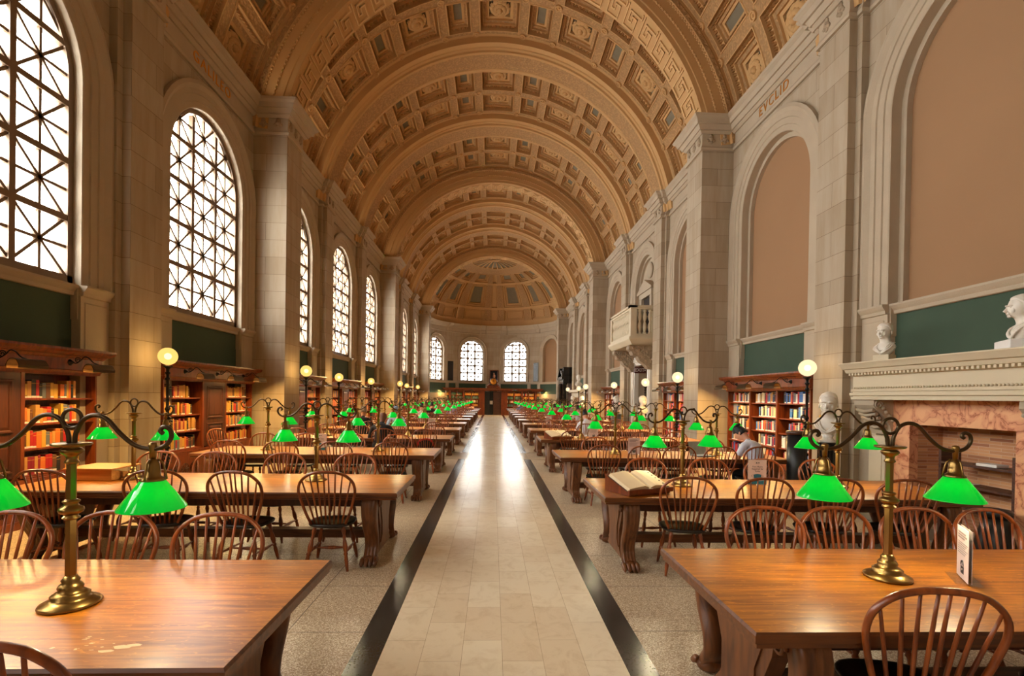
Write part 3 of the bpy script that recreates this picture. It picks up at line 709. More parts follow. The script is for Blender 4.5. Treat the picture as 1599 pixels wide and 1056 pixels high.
rf = MB(); rf.loft([[(7.3 * math.sin(math.radians(t)), y, VZ + 7.3 * math.cos(math.radians(t))) for t in range(-80, 81, 5)] for y in (YB - .1, YA + 7)], 0, closed=False)  # unseen outer shell and side strips, added to block sky light leaks
for s in (-1, 1): rf.box(*sorted((s * 6.25, s * 7.4)), YB - .1, YA + .5, 8.7, 9.02)
struct(rf.build('sky_block_shell', ['stone_plain']))
# ribs between bays and great arches over the piers
def arc_sweep(mb, prof, mats, t0=-84, t1=84, n=72):
    rows = []
    for y, R in prof: rows.append([(R * math.sin(math.radians(t0 + (t1 - t0) * i / n)), y, VZ + R * math.cos(math.radians(t0 + (t1 - t0) * i / n))) for i in range(n + 1)])
    for i in range(len(rows) - 1): mb.loft([rows[i], rows[i + 1]], mats[i], closed=False, smooth=True)
for gc in GC:
    for k in (-.5, .5):
        c = gc + k * BAY; r = MB()
        prof = [(-HALF - .04, VR + .3), (-HALF - .005, VR - .01), (-HALF, 6.10), (-.60, 6.08), (-.58, 6.05), (-.50, 6.03), (-.48, 5.97), (-.40, 5.95), (-.38, 5.97), (.38, 5.97), (.40, 5.95), (.48, 5.97), (.50, 6.03), (.58, 6.05), (.60, 6.08), (HALF, 6.10), (HALF + .005, VR - .01), (HALF + .04, VR + .3)]
        arc_sweep(r, [(c + a, b) for a, b in prof], [0, 0, 0, 0, 0, 0, 0, 0, 1, 0, 0, 0, 0, 0, 0, 0, 0, 0])
        struct(r.build('trim_%d' % (10 + nceil), ['plaster', 'plaster_orn'])); nceil += 1
def fret(mb, y0, y1, R):
    """raised Greek-key fret running round the soffit"""
    w = y1 - y0; un = w / 6; per = .56 / R * 180 / PI; n = int(150 / per); st = -n * per / 2
    key = [(0, 0), (0, 5), (5, 5), (5, 2), (3, 2), (3, 3.4), (1.5, 3.4), (1.5, 1), (7, 1), (7, 0)]
    def pt(u, v, d): 
        a = math.radians(u); return ((R + d) * math.sin(a), v, VZ + (R + d) * math.cos(a))
    t = .045
    for k in range(n):
        u0 = st + k * per
        for (a, b), (c, d) in zip(key[:-1], key[1:]):
            ua, ub = u0 + min(a, c) * per / 8, u0 + max(a, c) * per / 8; va, vb = y0 + (min(b, d) + .5) * un, y0 + (max(b, d) + .5) * un
            hu = .028 / R * 180 / PI / 2; ua -= hu; ub += hu; va -= t / 2; vb += t / 2
            vs = [pt(u, v, dd) for dd in (0, -.035) for u, v in ((ua, va), (ub, va), (ub, vb), (ua, vb))]
            mb.add(vs, [(4, 5, 6, 7), (0, 4, 5, 1), (1, 5, 6, 2), (2, 6, 7, 3), (3, 7, 4, 0)], 2)
for i, py in enumerate(PIERS):
    r = MB(); a, b = py, py + PD
    prof = [(a - .06, VR + .1), (a - .06, 6.24), (a - .09, 6.2), (a - .09, 6.08), (a - .03, 6.05), (a - .03, 5.82), (a, 5.80), (a, 5.60), (a + .02, 5.58), (a + .02, AR), (b - .02, AR), (b - .02, 5.58), (b, 5.6), (b, 5.80), (b + .03, 5.82), (b + .03, 6.05), (b + .09, 6.08), (b + .09, 6.2), (b + .06, 6.24), (b + .06, VR + .1)]
    arc_sweep(r, prof, [0, 0, 1, 0, 0, 0, 0, 0, 0, 0, 0, 0, 0, 0, 0, 0, 1, 0, 0])
    for R, y, st in ((6.05, a - .04, .9), (5.81, a - .02, 1.1), (6.05, b + .04, .9), (5.81, b + .02, 1.1)):
        t = -76
        while t < 76:
            ar = math.radians(t); r.sphere((R * math.sin(ar), y, VZ + R * math.cos(ar)), .035, 3, 0); t += st * 1.0
    fret(r, a + .06, b - .06, AR)
    struct(r.build('beam', ['plaster', 'plaster_orn', 'fret']))

# ------------------------------------------------------------------ apse at the far end
aw = MB()
AZ, ARi, ARo, AZB = 5.93, 1.12, 1.48, 3.12
ANG = (-61, -20.2, 20.2, 61)
ss = [math.radians(a) * RA for a in ANG]
mids = [-PI / 2 * RA] + [(ss[i] + ss[i + 1]) / 2 for i in range(3)] + [PI / 2 * RA]
for i, s in enumerate(ss):
    # wall either side in short strips so that it follows the curve
    wall_plate(aw, map_apse, s - ARo - .1, s + ARo + .1, s, ARo - .02, AZB - .2, 8.0, 0, zc=AZ)
    for a, b in ((mids[i], s - ARo - .1), (s + ARo + .1, mids[i + 1])):
        k = max(1, int((b - a) / .4)); aw.loft([[map_apse(a + (b - a) * q / k, z, 0) for q in range(k + 1)] for z in (AZB - .2, 8.0)], 0, closed=False)
    archivolt(aw, map_apse, s, ARi, ARo, AZB - .05, .32, 1, zc=AZ, strip=False)
    if i < 3:
        nwin += 1; window(map_apse, s, ARi, AZB, -.30, 'window_%d' % nwin, zc=AZ, cols=3, thick=1.45)
        A = arch_pts(s, ARi, AZB - .1, zc=AZ); aw.loft([[map_apse(u, z, d) for u, z in A] for d in (-.32, -.55)], 1, closed=False)
        a = math.radians(ANG[i]); rr = RA + .6
        portal((rr * math.sin(a), YA + rr * math.cos(a), 5.1), (PI / 2, 0, PI - a), 2.3, 4.0)
    else:
        B = arch_pts(s, ARi, AZB - .1, zc=AZ); aw.add([map_apse(u, z, -.3) for u, z in B], [tuple(range(len(B)))], 2)
N_ = 60
for z0, z1, m, d in ((2.0, AZB - .2, 3, -.05), (0, 2.0, 0, 0)):
    aw.loft([[map_apse((-PI / 2 + PI * k / N_) * RA, z, d) for k in range(N_ + 1)] for z in (z0, z1)], m, closed=False)
prof = [(AZB - .2, -.06), (AZB - .2, .04), (AZB - .06, .09), (AZB, .09), (AZB, -.3)]
aw.loft([[map_apse((-PI / 2 + PI * k / N_) * RA, z, d) for k in range(N_ + 1)] for z, d in prof], 1, closed=False)
for s in ss:      # stone pedestals flanking each opening
    for e in (-1, 1):
        c = s + e * (ARo + .05); aw.loft([[map_apse(c + q * .16, z, d) for q, d in ((-1, -.1), (-1, .07), (1, .07), (1, -.1))] for z in (0, AZB - .2)], 1, closed=False)
struct(aw.build('wall_far', ['stone', 'stone_plain', 'panel_tan', 'panel_green']))
ae = MB()
AP = [(7.62, 0), (7.62, .05), (7.70, .06), (7.74, .02), (8.06, .02), (8.08, .08), (8.14, .12), (8.14, .17), (8.24, .22), (8.24, .27), (8.40, .33), (8.45, .36), (8.45, -.2)]
brk = [k for k in (-74, -47, -33, -7, 7, 33, 47, 74)]
def ab(deg): return .07 if any(abs(deg - c) < 2.6 for c in (-75, -44, -10, 10, 44, 75)) else 0.
degs = []
for k in range(181): degs.append(-90 + k)
ae.loft([[map_apse(math.radians(g) * RA, z, d + (ab(g) if d > 0 else 0)) for g in degs] for z, d in AP], 0, closed=False)
struct(ae.build('trim_3', ['stone_plain']))
dm = MB()
secs = [(-3, 3, 'n'), (9, 29, 'w'), (36, 52, 'w'), (59, 80, 'w'), (-29, -9, 'w'), (-52, -36, 'w'), (-80, -59, 'w')]
rowsp = [(6, 19), (21, 48), (50, 62)]
edges = sorted(set([-90, 90] + [x for s in secs for x in s[:2]]))
for p0, p1 in [(0, 6), (19, 21), (48, 50), (62, 71), (86, 89.9)]:
    pp = [p0 + (p1 - p0) * q / 3 for q in range(4)]
    dm.loft([[dmap(-90 + 3 * k, p, 0) for k in range(61)] for p in pp], 1 if p0 == 62 else 0, closed=False, smooth=True)
for p0, p1 in rowsp:
    for i in range(len(edges) - 1):
        a, b = edges[i], edges[i + 1]; su = RA * PI / 180 * math.cos(math.radians((p0 + p1) / 2)); sv = 5.2 * PI / 180
        if any(s[0] == a and s[1] == b for s in secs):
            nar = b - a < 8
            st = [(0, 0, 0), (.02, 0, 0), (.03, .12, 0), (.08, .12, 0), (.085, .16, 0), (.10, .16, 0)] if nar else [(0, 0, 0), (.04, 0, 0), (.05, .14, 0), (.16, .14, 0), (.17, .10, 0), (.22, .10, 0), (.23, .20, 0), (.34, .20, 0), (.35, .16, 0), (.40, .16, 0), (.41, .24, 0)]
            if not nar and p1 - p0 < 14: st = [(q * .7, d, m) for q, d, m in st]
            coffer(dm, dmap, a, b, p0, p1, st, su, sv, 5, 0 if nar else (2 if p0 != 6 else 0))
        else:
            pp = [p0 + (p1 - p0) * q / 4 for q in range(5)]; k = max(1, int((b - a) / 3))
            dm.loft([[dmap(a + (b - a) * q / k, p, -.03) for q in range(k + 1)] for p in pp], 1, closed=False, smooth=True)
for k in range(-6, 7):
    a = k * 14
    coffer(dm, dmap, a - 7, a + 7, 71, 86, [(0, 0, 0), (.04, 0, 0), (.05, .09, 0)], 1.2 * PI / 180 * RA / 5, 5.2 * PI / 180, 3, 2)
dm.loft([[dmap(-93 + 6 * k, p, .55) for k in range(32)] for p in (-4, 15, 30, 45, 60, 75, 89.9)], 0, closed=False, smooth=True)      # unseen outer shell, added to block sky light through the rib gaps
# front ring and lunette between dome and last great arch
fr_ = MB()
rows = []
for R, y in ((VR + .3, YA - .3), (6.05, YA - .3), (5.95, YA - .1), (5.75, YA), (5.75, YA + .12), (5.9, YA + .16)):
    rows.append([(R * math.sin(math.radians(t)), y, VZ + R * math.cos(math.radians(t)) * (.975)) for t in range(-90, 91, 3)])
dm.loft(rows, 0, closed=False, smooth=True)
struct(dm.build('ceiling', ['plaster', 'plaster_orn', 'plaster_blue']))

# added vault fill: unseen linear lamps on top of the entablature, behind its lip
for sg in (-1, 1):
    for gi, gc in enumerate(GC):
        for k in (-1, 0, 1):
            area_light('vault_fill_uplight', (sg * 5.9, gc + k * BAY, 9.06), (0, PI - sg * .72, 0), .12, 3.2, VFILL_L if sg < 0 else VFILL_R, (1.0, .80, .56), None, 1.9)
# ------------------------------------------------------------------ reading tables
TL, TD, TH = 3.92, 1.19, .76
def table_parts():
    """local: origin on the floor at the middle; returns [(name, MB, mats)]"""
    out = []
    t = MB(); hx, hy = TL / 2, TD / 2
    b = .012; prof = [(-.03, TH - .075), (-.012, TH - .07), (-.012, TH - .05), (0, TH - .045), (0, TH - .012), (-.010, TH)]
    rings = [[(sx * (hx + d), sy * (hy + d), z) for sx, sy in ((-1, -1), (1, -1), (1, 1), (-1, 1))] for d, z in prof]
    t.loft(rings, 1); n0 = len(t.v)
    t.add([rings[-1][i] for i in range(4)], [(0, 1, 2, 3)], 0); t.add([rings[0][i] for i in range(4)], [(3, 2, 1, 0)], 1)
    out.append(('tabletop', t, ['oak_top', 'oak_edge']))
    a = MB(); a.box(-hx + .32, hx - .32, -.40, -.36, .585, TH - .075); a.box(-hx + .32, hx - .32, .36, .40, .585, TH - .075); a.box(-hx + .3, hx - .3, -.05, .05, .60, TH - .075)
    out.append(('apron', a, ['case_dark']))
    s_ = MB(); s_.box(-hx + .3, hx - .3, -.06, .06, .16, .25); out.append(('stretcher', s_, ['oak_edge']))
    for sx in (-1, 1):
        cx = sx * (hx - .29); l = MB()
        # carved side slab between the two lion legs
        pl = [(-.34, .68), (-.30, .50), (-.22, .34), (-.22, .16), (-.30, .07), (.30, .07), (.22, .16), (.22, .34), (.30, .50), (.34, .68)]
        l.prism(pl, lambda u, v, q: (q, u, v), cx - .045, cx + .045, 0)
        l.prism([(u * .72, .16 + (v - .07) * .78) for u, v in pl], lambda u, v, q: (q, u, v), cx - .055, cx + .055, 0)
        for sy in (-1, 1):
            path = catmull([(.40, .685), (.50, .655), (.525, .56), (.49, .42), (.415, .28), (.40, .17), (.45, .09), (.485, .055)], 4)
            W = 13
            th = [.075, .08, .085, .09, .095, .095, .09, .085, .08, .075, .07, .065, .06, .056, .054, .052, .05, .05, .05, .05, .05, .05, .05, .05, .048, .046, .045, .045, .045]
            rings = []
            for i, p in enumerate(path):
                q = path[min(i + 1, len(path) - 1)] - path[max(i - 1, 0)]; q.normalize(); nx, nz = -q.y, q.x
                if nx < 0: nx, nz = -nx, -nz
                tk = th[min(i, len(th) - 1)]; hw = .082 - .014 * min(1, i / 20)
                ring = []
                for k in range(W):
                    u = -1 + 2 * k / (W - 1); rid = .012 * abs(math.sin(2 * PI * u)) + (.006 if abs(u) < .9 else -.01)
                    ring.append((cx + hw * u, sy * (p.x + nx * (tk * .5 + rid)), p.y + nz * (tk * .5 + rid)))
                ring += [(cx + hw, sy * (p.x - nx * tk * .5), p.y - nz * tk * .5), (cx - hw, sy * (p.x - nx * tk * .5), p.y - nz * tk * .5)]
                rings.append(ring)
            l.loft(rings, 0, caps=True, smooth=True)
            # scroll at the top of the leg
            for q in (-.088, .088):
                pts = [(cx + q, sy * (.43 + .055 * (1 - k / 26) * math.cos(k * .5)), .625 + .055 * (1 - k / 26) * math.sin(k * .5)) for k in range(24)]
                l.tube(pts, .010, 5)
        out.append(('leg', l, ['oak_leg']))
        for sy in (-1, 1):
            p = MB()
            p.sphere((cx, sy * .475, .052), .055, 7, 0, (1.5, 1.1, .95))
            for k in range(4):
                x = cx + (-.066 + .044 * k)
                p.tube([(x * 1 + 0, sy * .48, .07), (x, sy * .525, .062), (x, sy * .56, .034), (x, sy * .575, .012)], [.024, .026, .023, .008], 7)
            out.append(('paw', p, ['oak_leg'], len(out) - 1))
    return out
def make_table(loc, rz, label, group):
    root = thing('reading_table', label, 'table', loc, rz, group); objs = []
    for e in table_parts():
        par = root if len(e) == 3 else objs[e[3]]
        objs.append(e[1].build(e[0], e[2], par))
    return root
def merged(name, parts):
    """one mesh from several (MB, mats)"""
    big = MB(); mats = []
    for mb, ms in parts:
        mp = []
        for x in ms:
            if x not in mats: mats.append(x)
            mp.append(mats.index(x))
        o = len(big.v); big.v += mb.v; big.f += [tuple(i + o for i in f) for f in mb.f]; big.m += [mp[i] for i in mb.m]; big.sm += mb.sm
    return big.mesh(name, mats)
NROW = 13
NEAR = {'left': [1.80, 5.0, 8.15, 11.25], 'right': [2.05, 4.86, 8.08, 11.40]}
def near_edge(side, k):
    a = NEAR[side]
    if k < len(a): return a[k]
    return (11.25 if side == 'left' else 11.40) + 3.1 * (k - 3)
XE = {'left': -.99, 'right': 1.08}
def side_of(k): return ORD[k]
TG = 'oak reading tables along both sides of the aisle'
tab_far = merged('reading_table', [(e[1], e[2]) for e in table_parts()])
tables = {}
proto_t = None
for side, sg in (('left', -1), ('right', 1)):
    for k in range(NROW):
        y = near_edge(side, k) + TD / 2; x = XE[side] + sg * TL / 2
        lab = 'long oak reading table, %s from the front, %s of the aisle' % (ORD[k], side) if k else 'long oak reading table nearest the viewer, %s of the aisle' % side
        if k < 5:
            if proto_t is None: proto_t = make_table((x, y, 0), 0, lab, TG); tr_t = tree(proto_t); o = proto_t
            else: o = dup(proto_t, tr_t, (x, y, 0), 0, lab, TG)
        else:
            o = link('reading_table', tab_far, None, (x, y, 0)); tag(o, lab, 'table', TG)
        tables[(side, k)] = (x, y)

# ------------------------------------------------------------------ bow-back chairs
def half_bow():
    return [(.165, -.165, .455), (.212, -.187, .57), (.256, -.218, .72), (.268, -.240, .81), (.245, -.258, .89), (.175, -.275, .955), (.09, -.283, .982), (0, -.285, .988)]
def chair_parts():
    out = []
    s = MB(); K = 20; rings = []
    def outline(sc, z, dip=0):
        r = []
        for k in range(K):
            a = 2 * PI * k / K; c, q = math.cos(a), math.sin(a); e = .72
            x = .225 * math.copysign(abs(c) ** e, c) * (1.0 + .06 * q); y = .215 * math.copysign(abs(q) ** e, q)
            r.append((x * sc, y * sc, z - dip))
        return r
    rings = [outline(.90, .418), outline(.985, .428), outline(1.0, .440), outline(.985, .452), outline(.93, .456), outline(.70, .446), outline(.35, .440), outline(.04, .441)]
    s.loft(rings, 0, caps=True, smooth=True); out.append(('seat', s, ['leather']))
    b = MB(); H = half_bow(); pts = H + [(-x, y, z) for x, y, z in reversed(H[:-1])]
    path = catmull(pts, 4); b.tube(path, .0165, 8, flat_=.85); out.append(('bow', b, ['chair']))
    # x on the bow for each spindle top
    prs = [p for p in path]
    n = 8
    for i in range(n):
        u = -1 + 2 * i / (n - 1); bx = .128 * u; by = -.176 + .018 * u * u
        tx = .225 * u
        best = min((p for p in prs if p.z > .6), key=lambda p: abs(p.x - tx) + (0 if p.z > .8 else 1))
        m = MB(); q = [(bx + (best.x - bx) * t, by + (best.y - by) * t, .45 + (best.z - .45) * t) for t in (0, .35, .7, 1)]
        m.tube(q, [.0075, .010, .0085, .007], 6); out.append(('spindle', m, ['chair']))
    tp = {}
    for sx in (-1, 1):
        for sy in (-1, 1):
            a = Vector((sx * .135, sy * .13, .43)); c = Vector((sx * .205, sy * (.205 if sy > 0 else .235), 0.0)); tp[(sx, sy)] = (a, c)
            m = MB(); pr = [(0, .014), (.06, .017), (.12, .022), (.18, .017), (.22, .013), (.26, .019), (.30, .014), (.36, .020), (.46, .025), (.54, .021), (.58, .015), (.62, .023), (.66, .016), (.74, .020), (.88, .016), (1, .011)]
            m.tube([a + (c - a) * t for t, r in pr], [r for t, r in pr], 8); out.append(('leg', m, ['chair']))
    def on(sx, sy, t): a, c = tp[(sx, sy)]; return a + (c - a) * t
    def rung(p, q):
        m = MB(); m.tube([p + (q - p) * t for t in (0, .15, .3, .42, .5, .58, .7, .85, 1)], [.008, .010, .013, .017, .020, .017, .013, .010, .008], 6); return m
    for sx in (-1, 1): out.append(('stretcher', rung(on(sx, -1, .60), on(sx, 1, .60)), ['chair']))
    out.append(('stretcher', rung((on(-1, -1, .60) + on(-1, 1, .60)) / 2, (on(1, -1, .60) + on(1, 1, .60)) / 2), ['chair']))
    return out
CP = chair_parts(); CHAIR_MESH = [(n, mb.mesh(n, ms)) for n, mb, ms in CP]
CHAIR_FAR = merged('bow_back_chair', [(mb, ms) for n, mb, ms in CP])
CG = 'bow back chairs at the reading tables'
nchair = 0
def place_chair(x, y, rz, label, far=False, group=CG):
    global nchair
    nchair += 1
    if far: o = link('bow_back_chair', CHAIR_FAR, None, (x, y, 0), rz); return tag(o, label, 'chair', group)
    o = thing('bow_back_chair', label, 'chair', (x, y, 0), rz, group)
    for n, me in CHAIR_MESH: link(n, me, o)
    return o
# explicit x positions where the photograph shows them; (side, row, near/far): list of x
CHX = {('left', 0, 'n'): [-1.60, -2.50], ('left', 0, 'f'): [-1.72, -2.38, -2.99, -3.9],
       ('left', 1, 'n'): [-1.67, -2.50, -3.33, -4.30], ('left', 1, 'f'): [-1.80, -2.66, -3.52, -4.22],
       ('left', 2, 'n'): [-1.68, -2.55, -3.40, -4.20], ('left', 2, 'f'): [-1.82, -2.72, -3.55, -4.35],
       ('left', 3, 'n'): [-1.55, -2.45, -3.3, -4.3], ('left', 3, 'f'): [-1.5, -2.5, -3.4, -4.2],
       ('right', 0, 'n'): [1.84, 2.70], ('right', 0, 'f'): [1.86, 2.40, 2.98, 3.50],
       ('right', 1, 'n'): [1.92, 2.66, 3.36, 4.12], ('right', 1, 'f'): [1.92, 2.72, 3.45, 4.18],
       ('right', 2, 'n'): [1.76, 2.40, 3.02, 3.66, 4.32], ('right', 2, 'f'): [1.92, 2.55, 3.3, 4.2],
       ('right', 3, 'n'): [1.8, 2.6, 3.4, 4.2], ('right', 3, 'f'): [1.9, 2.7, 3.6, 4.3]}
CHDY = {('left', 0, 'n', 0): -.08, ('right', 0, 'n', 0): .07, ('left', 1, 'n', 0): .06, ('right', 1, 'n', 0): .06}
CHRZ = {('right', 0, 'n', 0): -.16, ('right', 1, 'n', 0): -.15, ('right', 1, 'n', 1): -.1, ('left', 1, 'n', 2): .2, ('right', 1, 'n', 3): -.25, ('right', 0, 'f', 3): .1}
rc = random.Random(11)
for side, sg in (('left', -1), ('right', 1)):
    for k in range(NROW):
        yn = near_edge(side, k); yf = yn + TD
        for w in ('n', 'f'):
            xs = CHX.get((side, k, w))
            if xs is None: xs = [XE[side] + sg * (.75 + .83 * i + rc.uniform(-.08, .08)) for i in range(4)]
            for i, x in enumerate(xs):
                dy = CHDY.get((side, k, w, i), rc.uniform(-.05, .05)); a = CHRZ.get((side, k, w, i), rc.uniform(-.09, .09))
                y = yn + .09 + dy if w == 'n' else yf - .12 + abs(dy)
                row = 'nearest' if k == 0 else ORD[k]
                lab = 'brown bow-back chair, %s from aisle, %s side of the %s %s table' % (ORD[i], 'near' if w == 'n' else 'far', row, side)
                place_chair(x, y, a if w == 'n' else PI + a, lab, far=k > 5)
c_ = place_chair(-5.45, 10.35, -PI / 2 - .2, 'lone bow-back chair against the dark cabinet door of the second left bookcase', group=None)

# ------------------------------------------------------------------ two-arm desk lamps
def lamp_parts():
    out = []
    b = MB(); b.lathe([(.02, 0), (.115, 0), (.118, .007), (.112, .016), (.085, .03), (.072, .038), (.074, .05), (.060, .060), (.046, .070), (.049, .084), (.042, .096), (.032, .104), (.036, .116), (.028, .126), (.024, .135)], n=24); out.append(('base', b, ['brass'], None))
    s = MB(); s.lathe([(.0225, .13), (.0225, .40)], n=6, smooth=False)
    s.lathe([(.0225, .392), (.033, .398), (.034, .404), (.025, .410), (.028, .418), (.045, .426), (.049, .436), (.045, .447), (.030, .456), (.025, .466), (.033, .474), (.033, .479), (.022, .486)], n=16)
    s.lathe([(.020, .48), (.020, .655)], n=6, smooth=False)
    s.lathe([(.020, .648), (.028, .655), (.028, .660), (.021, .668), (.023, .685), (.040, .698), (.046, .708), (.040, .718), (.026, .726), (.070, .732), (.076, .737), (.075, .743), (.062, .745), (.02, .745)], n=20); out.append(('column', s, ['brass'], None))
    a = MB()
    a.tube([(.043 * math.cos(2 * PI * k / 20), 0, .855 + .043 * math.sin(2 * PI * k / 20)) for k in range(20)], .0085, 7, closed=True); out.append(('ring', a, ['bronze'], None))
    for sx in (-1, 1):
        m = MB(); P = [(.012, .74), (.018, .79), (.05, .85), (.10, .872), (.155, .855), (.215, .79), (.275, .740), (.33, .722), (.385, .722), (.425, .742), (.445, .778), (.437, .812), (.41, .822), (.395, .804), (.408, .792)]
        m.tube(catmull([(sx * x, 0, z) for x, z in P], 4), .0105, 7); out.append(('arm', m, ['bronze'], None)); ai = len(out) - 1
        h = MB(); cx = sx * .362
        h.lathe([(.012, .66), (.015, .72), (.020, .735), (.016, .748), (.004, .752)], (cx, 0, 0), 10)
        h.lathe([(.050, .572), (.052, .580), (.044, .588), (.034, .596), (.032, .625), (.029, .65), (.02, .668), (.012, .675)], (cx, 0, 0), 14)
        for q in range(3):
            an = 2 * PI * q / 3 + .5; c, s2 = math.cos(an), math.sin(an)
            h.tube([(cx + .02 * c, .02 * s2, .672), (cx + .038 * c, .038 * s2, .655), (cx + .048 * c, .048 * s2, .61), (cx + .054 * c, .054 * s2, .578)], .005, 5)
        out.append(('lamp_holder', h, ['brass'], ai))
        g = MB(); g.lathe([(.050, .574), (.054, .570), (.136, .452), (.138, .446), (.1355, .446), (.0515, .568), (.048, .574)], (cx, 0, 0), 28)
        g.f.pop(); g.m.pop(); g.sm.pop(); g.f.pop(); g.m.pop(); g.sm.pop()
        out.append(('lamp_shade', g, ['shade'], ai))
        u = MB(); u.sphere((cx, 0, .515), .024, 6); out.append(('bulb', u, ['bulb'], ai))
    return out
LP = lamp_parts()
LAMP_MESH = [(n, mb.mesh(n, ms), p) for n, mb, ms, p in LP]
LAMP_FAR = merged('desk_lamp', [(mb, ms) for n, mb, ms, p in LP])
lamp_light = bpy.data.lights.new('desk_lamp_bulb', 'POINT'); lamp_light.energy = LAMP_W; lamp_light.shadow_soft_size = .03; lamp_light.color = (1.0, .80, .52)
LG = 'green shaded desk lamps on the reading tables'
def place_lamp(x, y, rz, label, far):
    if far:
        o = link('desk_lamp', LAMP_FAR, None, (x, y, TH + .002), rz); tag(o, label, 'lamp', LG)
    else:
        o = thing('desk_lamp', label, 'lamp', (x, y, TH + .002), rz, LG); os_ = []
        for n, me, p in LAMP_MESH: os_.append(link(n, me, o if p is None else os_[p]))
    for sx in (-1, 1):
        l = bpy.data.objects.new('desk_lamp_bulb', lamp_light); col.objects.link(l); l.parent = o; l.location = (sx * .362, 0, .478)
LX = {'left': (-2.04, -3.93), 'right': (2.13, 3.95)}
for side, sg in (('left', -1), ('right', 1)):
    for k in range(NROW):
        y = near_edge(side, k) + TD / 2
        if k == 0: y = 2.35 if side == 'left' else 2.70
        elif k == 1: y += .12
        lx = dict(left=(-1.975, -3.93), right=(2.19, 4.05))[side] if k == 0 else (-2.04, -4.06) if (side, k) == ('left', 1) else LX[side]
        for i, x in enumerate(lx):
            lab = 'two-armed brass desk lamp, green shades, %s end of the %s %s table' % ('aisle' if i == 0 else 'wall', 'nearest' if k == 0 else ORD[k], side)
            place_lamp(x, y, (rc.uniform(-.07, .07) if (side, k, i) != ('right', 1, 0) else .22) if k else (.0 if side == 'left' else -.06), lab, far=k > 5)

# ------------------------------------------------------------------ globe lamps on iron posts
def globe_parts(gm):
    p = MB()
    pr = [(.0, 0), (.19, 0), (.19, .03), (.15, .05), (.12, .09), (.05, .13), (.035, .18), (.045, .20), (.03, .23)]
    z = .23
    for zz, r in ((.35, .05), (.55, .065), (.62, .05), (.70, .07), (.80, .045), (1.0, .07), (1.08, .055), (1.16, .075), (1.25, .085), (1.30, .05), (1.36, .07), (1.45, .04)):
        pr += [(.026, zz - .03), (r, zz - .008), (r, zz + .008), (.026, zz + .03)]
    pr += [(.022, 1.5), (.020, 1.93), (.036, 1.95), (.040, 1.965), (.022, 1.985), (.024, 2.03), (.04, 2.05), (.044, 2.06), (.024, 2.08), (.026, 2.12), (.05, 2.15), (.075, 2.165), (.07, 2.175), (.02, 2.18)]
    p.lathe(pr, n=14)
    for k in range(3):
        a = 2 * PI * k / 3 + .4; c, s = math.cos(a), math.sin(a)
        p.tube(catmull([(.03 * c, .03 * s, .42), (.13 * c, .13 * s, .40), (.17 * c, .17 * s, .28), (.10 * c, .10 * s, .2), (.16 * c, .16 * s, .10), (.24 * c, .24 * s, .04), (.27 * c, .27 * s, .015)], 4), .016, 6)
    g = MB(); g.sphere((0, 0, 2.335), .145, 12)
    u = MB(); u.sphere((0, 0, 2.335), .055, 6)
    return [('post', p, ['iron']), ('globe', g, [gm]), ('bulb', u, ['bulb'])]
gl_light = {}
for side, c_l in (('left', (1.0, .62, .22)), ('right', (1.0, .78, .5))):
    gl_light[side] = bpy.data.lights.new('globe_light', 'POINT'); gl_light[side].energy = GLOBE_W * (1 if side == 'left' else .5); gl_light[side].shadow_soft_size = .08; gl_light[side].color = c_l
for side, sg in (('left', -1), ('right', 1)):
    pr = [(n, mb.mesh(n, ms)) for n, mb, ms in globe_parts('globe_l' if side == 'left' else 'globe_r')]
    spots = []
    for gi in range(3):
        spots += [(GC[gi] - BAY / 2, 5.50), (GC[gi] + BAY / 2, 5.50), (PIERS[gi + 1] + PD / 2 - (.75 if gi else 0), 4.93)]
    spots = [s for s in spots if s[0] > 6 and s[0] < 37.5]
    for i, (y, x) in enumerate(spots):
        at_ = 'great pier' if x < 5 else 'wall pilaster'
        o = thing('globe_lamp', 'black iron post with lit %s globe, %s from the front along the %s wall' % ('amber' if sg < 0 else 'opal', ORD[i], side), 'lamp', (sg * x, y, 0), 0, 'globe lamps along the %s wall' % side)
        for n, me in pr: link(n, me, o)
        l = bpy.data.objects.new('globe_light', gl_light[side]); col.objects.link(l); l.parent = o; l.location = (0, 0, 2.335)

